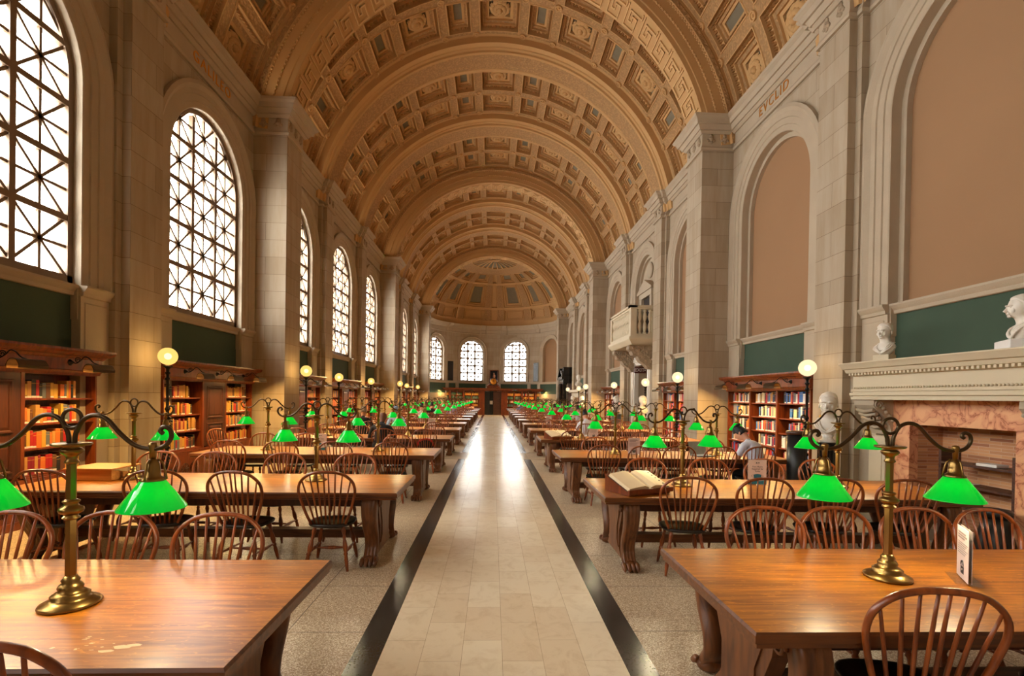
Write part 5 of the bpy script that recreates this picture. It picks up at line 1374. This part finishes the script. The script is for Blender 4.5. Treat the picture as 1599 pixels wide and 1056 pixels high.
# second, distant fireplace with a statuette on its shelf
FY2 = GC[2]
t = thing('fireplace', 'distant cream stone fireplace on the right wall beyond the balcony', 'fireplace', (5.8, FY2, 0))
b = MB(); b.box(5.66, 6.14, FY2 - 1.6, FY2 + 1.6, 1.74, 2.1); sub(b, 5.8, FY2).build('frieze', 'marble_mantel', t)
b = MB(); b.box(5.48, 6.14, FY2 - 1.85, FY2 + 1.85, 2.1, 2.275); sub(b, 5.8, FY2).build('mantel_shelf', 'marble_mantel', t)
b = MB()
for s in (-1, 1): b.box(5.75, 6.14, *sorted((FY2 + s * 1.15, FY2 + s * 1.5)), 0, 1.74)
sub(b, 5.8, FY2).build('pilasters', 'marble_mantel', t)
b = MB(); b.box(6.02, 6.1, FY2 - 1.15, FY2 + 1.15, 0, 1.74); sub(b, 5.8, FY2).build('marble_lining', 'pink_marble', t)
bust((5.7, FY2 - 1.1, 2.277), .2, 'distant white statuette bust on the second mantel shelf', 1.0)

# black marble doorway near the apse
BY = GC[2] + BAY
t = thing('marble_doorway', 'tall black marble doorway surround with columns and broken pediment', 'doorway', (5.7, BY, 0))
for s in (-1, 1):
    b = MB(); b.lathe([(.02, 0), (.26, 0), (.26, .2), (.2, .3), (.17, .35), (.155, 2.7), (.19, 2.75), (.22, 2.82), (.02, 2.82)], (5.45, BY + s * .95, 0), 18); sub(b, 5.7, BY).build('column', 'marble_black', t)
b = MB(); b.box(5.3, 6.14, BY - 1.25, BY + 1.25, 2.82, 3.12); b.box(5.18, 6.14, BY - 1.35, BY + 1.35, 3.12, 3.32); sub(b, 5.7, BY).build('entablature', 'marble_black', t)
for s in (-1, 1):
    b = MB(); b.prism([(s * 1.35, 3.32), (s * 1.35, 3.42), (s * .45, 3.85), (s * .40, 3.72), (s * 1.0, 3.32)], lambda u, v, q: (q, BY + u, v), 5.2, 6.1, 0); b.box(5.3, 6.1, *sorted((BY + s * 1.3, BY + s * .9)), 3.35, 4.05); sub(b, 5.7, BY).build('pediment', 'marble_black', t)
b = MB(); b.box(6.0, 6.11, BY - .8, BY + .8, 0, 2.82); sub(b, 5.7, BY).build('door_leaf', 'walnut', t)

# ------------------------------------------------------------------ exit doorway and balcony, right wall
dy = DOOR_Y
b = MB()
for a_, c_ in (((6.17, dy - .9), (8.6, dy - .9)), ((6.17, dy + .9), (8.6, dy + .9)), ((8.6, dy - .9), (8.6, dy + .9))):
    b.add([(a_[0], a_[1], 0), (c_[0], c_[1], 0), (c_[0], c_[1], 3.15), (a_[0], a_[1], 3.15)], [(0, 1, 2, 3)], 0)
b.add([(6.17, dy - .9, 3.15), (8.6, dy - .9, 3.15), (8.6, dy + .9, 3.15), (6.17, dy + .9, 3.15)], [(0, 1, 2, 3)], 0)
struct(b.build('wall_passage', ['stone_plain']))
b = MB()
for s in (-1, 1):
    for o_, w_, x_ in ((.0, .14, 6.02), (.14, .12, 5.97), (.26, .10, 6.0)): b.box(x_, 6.2, *sorted((dy + s * (.88 + o_), dy + s * (.88 + o_ + w_))), 0, 3.2 + o_)
for o_, w_, x_ in ((.0, .14, 6.02), (.14, .12, 5.97), (.26, .10, 6.0)): b.box(x_, 6.2, dy - .88 - o_ - w_, dy + .88 + o_ + w_, 3.13 + o_, 3.13 + o_ + w_)
struct(b.build('trim_30', ['marble_white']))
b = MB(); b.box(8.45, 8.5, dy - .7, dy + .7, 0, 2.4); struct(b.build('door_4', 'walnut'))
t = thing('exit_sign', 'small dark red EXIT sign hanging in the marble doorway under the balcony', 'sign', (6.10, dy + .35, 2.80))
b = MB(); b.bbox(-.25, .25, -.03, .03, 0, .26, .005); b.build('sign_board', flat('dark red sign enamel', rgb(70, 16, 14), .4), t)
b = MB(); b.tube([(-.2, 0, .26), (-.2, 0, .37)], .008, 5); b.tube([(.2, 0, .26), (.2, 0, .37)], .008, 5); b.build('hanger', 'iron', t)
letters('EXIT', frame((-.03, -.034, .13), (1, 0, 0), (0, 0, 1)), .20, t, 'white_paint', .003, 'lettering')
b = MB(); b.prism([(.18, .09), (.23, .13), (.18, .17)], lambda u, v, q: (u, q, v), -.036, -.03, 0); b.build('arrow', 'white_paint', t)

t = thing('balcony', 'carved pale marble balcony with balusters above the exit doorway', 'balcony', (5.6, dy, 4.0))
BX0, BX1, BH = 5.12, 6.12, 1.62
zf, zr = 4.08, 5.12          # slab top, rail top
def sb(mb): mb.v = [(x - 5.6, y - dy, z - 4.0) for x, y, z in mb.v]; return mb
b = MB(); pr = [(3.78, -.10), (3.84, -.04), (3.90, 0), (3.96, .05), (4.0, .07), (4.08, .07)]
b.loft([[(6.14, dy - BH - d, z), (BX0 - d, dy - BH - d, z), (BX0 - d, dy + BH + d, z), (6.14, dy + BH + d, z)] for z, d in pr], 0, closed=False)
for z in (3.78, 4.08): b.add([(6.14, dy - BH, z), (BX0, dy - BH, z), (BX0, dy + BH, z), (6.14, dy + BH, z)], [(0, 1, 2, 3)], 0)
sb(b).build('slab', 'marble_mantel', t)
b = MB()
for z0, z1, d in ((4.075, 4.20, -.012), (5.12, 5.19, -.012), (5.19, 5.27, .04)):
    b.box(BX0 - d, BX0 + .2 + d, dy - BH - d, dy + BH + d, z0, z1)
    for s in (-1, 1): b.box(BX0 - d, 6.14, *sorted((dy + s * (BH + d), dy + s * (BH - .2 - d))), z0, z1)
for s in (-1, 1): b.box(BX0, BX0 + .22, *sorted((dy + s * BH, dy + s * (BH - .22))), 4.08, 5.19); b.box(5.92, 6.14, *sorted((dy + s * BH, dy + s * (BH - .2))), 4.08, 5.06)
sb(b).build('rail', 'marble_mantel', t)
bal = MB(); bal.lathe([(.04, 0), (.075, 0), (.075, .05), (.045, .07), (.05, .10), (.085, .22), (.07, .32), (.035, .40), (.035, .42), (.07, .50), (.085, .58), (.05, .70), (.045, .73), (.075, .75), (.075, .80), (.04, .80)], n=12)
bal.v = [(x, y, z * 1.15) for x, y, z in bal.v]
bme = bal.mesh('baluster', ['marble_mantel'])
for k in range(13): link('baluster', bme, t, (BX0 + .1 - 5.6, -BH + .36 + (2 * BH - .72) * k / 12, .20))
for s in (-1, 1):
    for k in range(3): link('baluster', bme, t, (BX0 + .36 + .2 * k - 5.6, s * (BH - .1), .20))
for s in (-1, 1):
    b = MB(); yc = dy + s * 1.16
    poly = [(6.12, 3.78), (5.16, 3.78), (5.14, 3.62), (5.25, 3.55), (5.30, 3.42), (5.48, 3.36), (5.58, 3.18), (5.78, 3.05), (5.9, 2.9), (6.12, 2.85)]
    b.prism(poly, lambda u, v, q: (u, q, v), yc - .2, yc + .2, 0)
    for q in (-.2, .2):
        for k in range(9): b.sphere((5.3 + .09 * k, yc + q, 3.68 - .012 * k * k * .6), .04, 4, 0)
    sb(b).build('bracket', 'stone_orn', t)
# pedimented niche doorway behind the balcony
b = MB(); b.box(6.28, 6.36, dy - .55, dy + .55, 4.1, 5.9, 1)
for s in (-1, 1): b.box(6.16, 6.4, *sorted((dy + s * .55, dy + s * .78)), 4.1, 6.0, 0)
b.box(6.14, 6.4, dy - .8, dy + .8, 5.9, 6.12, 0)
b.prism([(-.95, 6.12), (.95, 6.12), (.95, 6.2), (0, 6.62), (-.95, 6.2)], lambda u, v, q: (q, dy + u, v), 6.08, 6.4, 0)
b.sphere((6.34, dy, 7.02), .33, 10, 0, (.3, 1, 1))
struct(b.build('trim_31', ['stone_plain', 'dark_void']))

# ------------------------------------------------------------------ small things about the room
t = thing('litter_bin', 'tall black cylindrical bin beside the first globe lamp, right wall', 'bin', (5.02, 8.05, 0))
b = MB(); b.lathe([(.02, .03), (.145, .03), (.145, 1.19), (.02, 1.19)], n=26); b.build('body', 'black_plastic', t)
b = MB(); b.lathe([(.02, 0), (.20, 0), (.195, .05), (.155, .09), (.14, .12), (.02, .12)], n=26); b.build('foot', 'black_plastic', t)
b = MB(); b.lathe([(.02, 1.19), (.162, 1.19), (.162, 1.235), (.15, 1.25), (.02, 1.25)], n=26); b.build('lid', 'walnut', t)
t = thing('notice', 'small ochre notice on the stone behind the white bust', 'notice', (5.855, 8.62, 1.32), -PI / 2)
b = MB(); b.box(-.10, .10, -.006, 0, 0, .18, 0); b.box(-.10, .10, -.006, 0, -.18, -.01, 1); b.build('card', ['book_ochre', 'paper'], t)

def stand_sign(loc, rz, label, kind, group):
    """clear acrylic holder with a printed sheet; local front is -y"""
    t = thing('table_sign', label, 'sign', loc, rz, group)
    w, h = .105, .29
    b = MB(); b.box(-w - .004, w + .004, -.006, .006, .004, h + .006); b.box(-w - .004, w + .004, -.06, .06, 0, .004); b.build('holder', 'acrylic', t)
    s = MB(); s.box(-w, w, -.0085, -.0065, .006, h, 0); s.box(-w, w, .0065, .0085, .006, h, 0)
    if kind == 'mask':
        pl = [(-w, .006), (w, .006), (w, .075)] + [(w * math.cos(PI * k / 12), .075 - .03 * math.sin(PI * k / 12)) for k in range(1, 12)] + [(-w, .075)]
        s.prism(pl, lambda u, v, q: (u, q, v), -.0095, -.0086, 1)
    sh = s.build('sheet', ['sign', 'teal'], t)
    if kind == 'mask':
        letters('Face Masks\nRequired for\nToday', frame((0, -.0088, .185), (1, 0, 0), (0, 0, 1)), .026, t, 'ink', .0004, 'lettering')
        k = MB(); k.prism([(-.045, .118), (-.025, .124), (0, .128), (.025, .124), (.045, .118), (.042, .085), (.022, .065), (0, .06), (-.022, .065), (-.042, .085)], lambda u, v, q: (u, q, v), -.0100, -.0087, 0)
        for e in (-1, 1): k.tube(catmull([(e * .044, -.0094, .116), (e * .065, -.0094, .112), (e * .068, -.0094, .098), (e * .042, -.0094, .088)], 4), .0012, 4, m=1)
        k.build('mask_emblem', ['teal', 'ink'], t)
        k = MB(); k.prism([(-.022, .250), (.0, .250), (-.004, .258), (-.011, .264), (-.018, .258)], lambda u, v, q: (u, q, v), -.0095, -.0087, 0); k.box(.004, .024, -.0095, -.0087, .251, .255); k.box(.004, .024, -.0095, -.0087, .258, .262)
        k.build('letterhead', 'ink', t)
    else:
        k = MB()
        for z, a, c in ((.262, -.085, .05), (.248, -.085, .07), (.234, -.085, .03)): k.box(a, c, -.0095, -.0087, z - .009, z, 0)
        for q in range(6): z = .205 - .012 * q; k.box(-.085, .085 - .02 * (q % 3), -.0095, -.0087, z - .004, z, 1)
        k.build('print_lines', ['ink_grey', 'ink_grey'], t)
        k = MB(); k.prism([(-.026 + .0, .035), (.026, .035), (.028, .075), (-.028, .075)], lambda u, v, q: (u, q, v), -.0100, -.0087, 0)
        k.tube([(.019 * math.cos(PI * q / 10), -.0094, .083 + .024 * math.sin(PI * q / 10)) for q in range(11)], .004, 5)
        k.box(-.023, -.015, -.010, -.0087, .074, .084); k.box(.015, .023, -.010, -.0087, .074, .084); k.sphere((0, -.0102, .058), .006, 4, 1, (1, .2, 1)); k.build('padlock_emblem', ['ink', 'sign'], t)
    return t
Z = TH + .0035
SG1, SG2 = 'face mask signs on the tables', 'padlock signs on the tables'
stand_sign((3.05, 5.66, Z), -.05, 'face mask sign in clear stand on the second right table', 'mask', SG1)
stand_sign((2.60, 2.66, Z), -2.12, 'padlock sign in clear stand, edge turned to us, nearest right table', 'lock', SG2)
stand_sign((2.45, 8.62, Z), 0, 'padlock sign in clear stand on the third right table', 'lock', SG2)
stand_sign((2.42, 11.95, Z), 0, 'padlock sign in clear stand on the fourth right table', 'lock', SG2)
stand_sign((-3.02, 8.72, Z), .0, 'face mask sign in clear stand on the third left table', 'mask', SG1)
stand_sign((-2.72, 11.75, Z), .1, 'sign in clear stand beside the man in the black jacket', 'lock', SG2)
stand_sign((-1.85, 14.9, Z), 0, 'sign in clear stand on the fifth left table', 'lock', SG2)
stand_sign((2.0, 17.9, Z), 0, 'sign in clear stand on the sixth right table', 'lock', SG2)

def book_cradle(loc, rz, label, blabel):
    t = thing('book_rest', label, 'book rest', loc, rz, 'sloping book rests')
    b = MB(); b.prism([(-.20, 0), (.20, 0), (.20, .17), (-.20, .035)], lambda u, v, q: (q, u, v), -.27, .27, 0); b.build('sloping_base', 'case', t)
    b = MB(); b.box(-.29, .29, -.225, -.205, .02, .065); b.build('ledge', 'case', t)
    k = thing('open_book', blabel, 'book', (loc[0], loc[1], loc[2]), rz, 'open volumes on book rests')
    ang = math.atan2(.135, .40)
    def pt(u, v, w): return (u, -.20 + v * math.cos(ang) - w * math.sin(ang), .037 + v * math.sin(ang) + w * math.cos(ang))
    b = MB(); b.loft([[pt(u, v, w) for u, v in ((-.285, .0), (.285, .0), (.285, .37), (-.285, .37))] for w in (.001, .007)], 0, caps=True); b.build('cover', 'case_dark', k)
    for s in (-1, 1):
        b = MB(); pr = [(0, .012), (.02, .042), (.07, .058), (.15, .052), (.262, .036), (.275, .010)]
        b.loft([[pt(s * u, .012, w) for u, w in pr] , [pt(s * u, .355, w) for u, w in pr]], 0, closed=False)
        for v in (.012, .355): b.add([pt(s * u, v, w) for u, w in pr], [tuple(range(len(pr)))], 0)
        if s > 0:
            for q in range(5): b.prism([(.20 , .05 + .06 * q), (.215, .05 + .06 * q), (.215, .065 + .06 * q), (.20, .065 + .06 * q)], lambda u, v, w: pt(u, v, w), .0465, .049, 1)
        b.build('page_block', ['paper', 'ink'], k)
book_cradle((1.50, 5.20, Z), .42, 'sloping wooden book rest at the aisle end of the second right table', 'thick old volume lying open on the rest, second right table')
book_cradle((1.52, 11.72, Z), .42, 'sloping wooden book rest at the aisle end of the fourth right table', 'pale volume lying open on the rest, fourth right table')
t = thing('book_rest', 'empty oak book rest seen from behind at the wall end, second left table', 'book rest', (-4.42, 5.78, Z), PI, 'sloping book rests')
b = MB(); b.prism([(-.2, 0), (.2, 0), (.2, .115), (-.2, .03)], lambda u, v, q: (q, u, v), -.22, .22, 0); b.build('sloping_base', 'oak_light', t)
b = MB(); b.box(-.25, .26, -.22, .24, .118, .132); b.build('board', 'oak_light', t)
t = thing('book_rest', 'orange oak book rest on the last table left of the aisle', 'book rest', (-1.75, near_edge('left', 11) + .5, Z), 0, 'sloping book rests')
b = MB(); b.prism([(-.2, 0), (.2, 0), (.2, .2), (-.2, .04)], lambda u, v, q: (q, u, v), -.35, .35, 0); b.build('sloping_base', 'oak_light', t)
b = MB(); b.box(-.36, .36, -.225, -.205, .02, .07); b.build('ledge', 'oak_light', t)
wp = MB(); rw = random.Random(4)      # worn flakes in the finish of the nearest left table
tx, ty = tables[('left', 0)]
def flake(cx_, cy_, a_, b_):
    n_ = 11; wp.add([(cx_ - tx + a_ * math.cos(2 * PI * k / n_) * rw.uniform(.6, 1.15), cy_ - ty + b_ * math.sin(2 * PI * k / n_) * rw.uniform(.6, 1.15), TH + .0008) for k in range(n_)], [tuple(range(n_))], 0)
flake(-1.46, 1.96, .045, .016); flake(-1.50, 1.93, .03, .012); flake(-1.425, 1.975, .03, .012)
for q in range(16): flake(-1.59 + rw.uniform(-.14, .08), 1.98 + rw.uniform(-.05, .07), rw.uniform(.004, .012), rw.uniform(.002, .005))
wp.build('bare_patch', flat('bare wood', rgb(226, 190, 140), .6), proto_t)
# ------------------------------------------------------------------ readers
def person(loc, rz, label, top='tee', sleeves='short', legs='black_cloth', skin='skin', hair='hair', lean=.35, turn=0., headtilt=.25, hands=True, scale=1.0, bald=False, cap=None, beard=False):
    root = thing('person', label, 'person', loc, rz, None)
    V = []; E = []; R = []; B = []
    def v(p, r, parent=None, tagm=None):
        V.append(Vector(p)); R.append(r if isinstance(r, tuple) else (r, r)); i = len(V) - 1
        if parent is not None: E.append((parent, i)); B.append((parent, i, tagm))
        return i
    sl, cl = math.sin(lean), math.cos(lean)
    hipz = .53
    def T(x, y, z):      # torso point leaned forward about the hips, twisted by turn
        zz = z - hipz; ct, st = math.cos(turn * min(1, zz / .5)), math.sin(turn * min(1, zz / .5))
        x, y = x * ct - y * st, x * st + y * ct
        return (x, y * cl + zz * sl, hipz + zz * cl - y * sl)
    pel = v((0, 0, hipz), (.155, .115)); V[pel]
    sp = v(T(0, -.02, .72), (.150, .105), pel, top); ch = v(T(0, -.025, .90), (.165, .115), sp, top); up_ = v(T(0, -.015, 1.03), (.135, .095), ch, top)
    nk = v(T(0, .0, 1.115), .058, up_, top)
    n2 = v(T(0, .015, 1.165), .052, nk, skin)
    base = Vector(T(0, .02, 1.20)); ht = lean + headtilt; fx, fz = math.cos(ht), -math.sin(ht)
    F = Vector((-math.sin(turn * 1.2) * fx, math.cos(turn * 1.2) * fx, fz)); U = Vector((math.sin(turn * 1.2) * math.sin(ht) * -1, math.cos(turn * 1.2) * math.sin(ht), math.cos(ht)))
    U = (U - F * U.dot(F)).normalized(); S = F.cross(U)
    h1 = v(base + U * .03 + F * .01, (.078, .082), n2, skin); h2 = v(base + U * .10 + F * .012, (.094, .104), h1, skin); h3 = v(base + U * .150 + F * .004, (.092, .102), h2, skin); h4 = v(base + U * .190 - F * .002, (.070, .076), h3, skin)
    ns = v(base + U * .095 + F * .118, .013, h2, skin)
    arms = {}
    for s in (-1, 1):
        sh = v(T(s * .185, -.01, 1.035), .066, up_, top); 
        el = v(T(s * .30, .16, .80), .047, sh, top)
        if sleeves == 'short': pass
        w_ = (s * .15, sl * .45 + .36, .80)
        wr = v(w_, .029, el, top if sleeves == 'long' else skin)
        pm = v((s * .115, w_[1] + .085, .797), (.036, .016), wr, skin)
        if hands:
            for q in range(4):
                off = (-.030 + .020 * q); a = Vector((s * (.115) + off, w_[1] + .105, .797))
                f1 = v(a, .010, pm, skin); f2 = v(a + Vector((off * .3, .035 + .006 * (1 - abs(q - 1.5)), .004)), .0088, f1, skin); v(a + Vector((off * .4, .062 + .010 * (1 - abs(q - 1.5)), -.010)), .0078, f2, skin)
            th = v((s * .115 - s * .045, w_[1] + .055, .797), .0105, wr, skin); v((s * .115 - s * .058, w_[1] + .095, .795), .009, th, skin)
        hp = v((s * .095, .03, hipz), (.095, .09), pel, legs)
        kn = v((s * .15, .43, .50), .066, hp, legs); an = v((s * .15, .36, .10), .042, kn, legs); v((s * .155, .50, .045), (.045, .035), an, 'black_cloth')
    me = bpy.data.meshes.new('body'); me.from_pydata([tuple(p) for p in V], E, []); me.update()
    o = link('body', me, root)
    md = o.modifiers.new('skin', 'SKIN'); md.use_smooth_shade = True
    for i, sv in enumerate(me.skin_vertices[0].data): sv.radius = R[i]; sv.use_root = (i == pel)
    ss = o.modifiers.new('sub', 'SUBSURF'); ss.levels = 2; ss.render_levels = 2
    dg = bpy.context.evaluated_depsgraph_get(); nm = bpy.data.meshes.new_from_object(o.evaluated_get(dg))
    o.modifiers.clear(); o.data = nm; nm.name = 'body'
    mats = []
    for b in B:
        if b[2] not in mats: mats.append(b[2])
    nm.materials.clear()
    for m in mats: nm.materials.append(M[m])
    for p in nm.polygons:
        c = p.center; best = None
        for a, b, tm in B:
            A, D = V[a], V[b] - V[a]; t = max(0, min(1, (c - A).dot(D) / max(D.dot(D), 1e-9))); dd = (c - A - D * t).length - max(R[a][0] * (1 - t) + R[b][0] * t, .01)
            mt = tm
            if sleeves == 'short' and tm == top and R[b][0] == .047 and t > .62: mt = skin
            if best is None or dd < best[0]: best = (dd, mt)
        p.material_index = mats.index(best[1]); p.use_smooth = True
    # head details
    hb = MB(); hc = base + U * .135 - F * .004
    if not bald:
        rings = []
        for i in range(9):
            ph = PI * .5 * i / 8 * 1.0
            ring = []
            for k in range(20):
                a = 2 * PI * k / 20; front = max(0, math.cos(a))
                low = -.075 + .115 * front ** .6
                z = low + (.135 - low) * math.sin(ph); r_ = (.90 + .10 * min(1, i / 2)) * math.cos(ph) ** .72 if i < 8 else .05
                ring.append(tuple(hc + S * (.092 * r_ * math.sin(a)) + F * (.108 * r_ * math.cos(a)) + U * z))
            rings.append(ring)
        hb.loft(rings, 0, caps=True, smooth=True)
        for k in range(24):
            a = k * 2.4; q = .3 + .6 * ((k * 7) % 10) / 10; hb.sphere(tuple(hc + S * (.07 * math.sin(a) * q) + F * (.08 * math.cos(a) * q - .02) + U * (.10 + .03 * (1 - q))), .022, 4)
        hb.build('hair', hair, root)
    if cap:
        cb = MB(); cb.loft([[tuple(hc + S * (.097 * r_ * math.sin(2 * PI * k / 20)) + F * (.112 * r_ * math.cos(2 * PI * k / 20)) + U * z) for k in range(20)] for r_, z in ((1, .02), (1.02, .04), (.95, .09), (.7, .13), (.1, .145))], 0, caps=True, smooth=True); cb.build('hat', cap, root)
    eb = MB()
    for s in (-1, 1):
        eb.sphere(tuple(base + U * .10 + S * (s * .079) - F * .01), .026, 5, 0, (.45, .8, 1.2))
    eb.build('ears', skin, root)
    fb = MB()
    for s in (-1, 1):
        fb.sphere(tuple(base + U * .125 + S * (s * .032) + F * .090), .011, 5, 0); fb.tube([tuple(base + U * .145 + S * (s * q) + F * .096) for q in (.018, .032, .048)], .005, 5, m=1)
    fb.tube([tuple(base + U * .055 + S * q + F * (.092 - abs(q) * .2)) for q in (-.024, -.012, 0, .012, .024)], .006, 5, m=2)
    fb.build('face_features', ['white_paint', hair if not bald else 'hair', 'redcloth'], root)
    return root
person((4.42, 8.03, 0), .28, 'person in pale grey T-shirt hunched over the third right table, seen from behind', 'tee', 'short', 'black_cloth', lean=.52, turn=.25, headtilt=.35)
person((-2.55, 11.18, 0), .0, 'person with shaved head in a black hooded jacket at the fourth left table', 'jacket', 'long', 'denim', skin='skin_dark', bald=True, lean=.32, headtilt=.25)
person((-3.75, 14.25, 0), .1, 'grey-haired person in a dark jacket at the fifth left table', 'jacket', 'long', 'black_cloth', hair='hair_grey', lean=.35, headtilt=.3, hands=False)
person((-3.05, 15.85, 0), PI, 'person in a pale blue cap and blue coat facing us, fifth left table', 'paleblue', 'long', 'denim', cap='paleblue', lean=.3, headtilt=.35, hands=False)
person((2.75, 14.38, 0), .1, 'dark-haired person in a white shirt at the fifth right table', 'white_shirt', 'long', 'black_cloth', lean=.35, headtilt=.3, hands=False)
person((-2.95, 20.45, 0), .1, 'person in a pale pink top at the seventh left table', 'pink', 'long', 'denim', lean=.3, hands=False)
person((-2.2, 26.65, 0), .1, 'person in a lilac top at the ninth left table', 'lilac', 'long', 'denim', lean=.3, hands=False)
person((-2.9, 23.5, 0), .1, 'person in black at the eighth left table', 'black_cloth', 'long', 'denim', lean=.3, hands=False)
person((2.15, 37.4, 0), .3, 'person in a bright blue jacket leaning over a far right table', 'bluecoat', 'long', 'denim', lean=.75, headtilt=.2, hands=False)
person((3.0, 23.7, 0), .1, 'person in a red top at the eighth right table', 'redcloth', 'long', 'denim', lean=.3, hands=False)
person((3.6, 20.6, 0), .1, 'person in white at the seventh right table', 'white_shirt', 'long', 'denim', lean=.3, hands=False)
# things with the readers
t = thing('laptop', 'open grey laptop on the third right table beside the person in grey', 'laptop', (3.62, 8.48, Z), .25)
b = MB(); b.bbox(-.17, .17, -.12, .12, 0, .016, .004); b.build('keyboard', 'book_grey', t)
b = MB(); b.loft([[(x, .115 + z * .25 + dy, .016 + z) for x, z in ((-.17, 0), (.17, 0), (.17, .225), (-.17, .225))] for dy in (0, .007)], 0, caps=True); b.build('lid', 'marble_grey', t)
t = thing('backpack', 'red and black bag on a chair at the fourth left table', 'bag', (-1.55, 11.30, .462), .1)
b = MB(); b.sphere((0, 0, .15), .15, 8, 0, (1.2, .7, 1.0)); b.build('pouch', 'black_cloth', t)
b = MB(); b.tube(catmull([(-.17, -.02, .14), (-.14, -.07, .25), (0, -.08, .30), (.14, -.07, .25), (.17, -.02, .14)], 4), .022, 6); b.build('strap', 'redcloth', t)
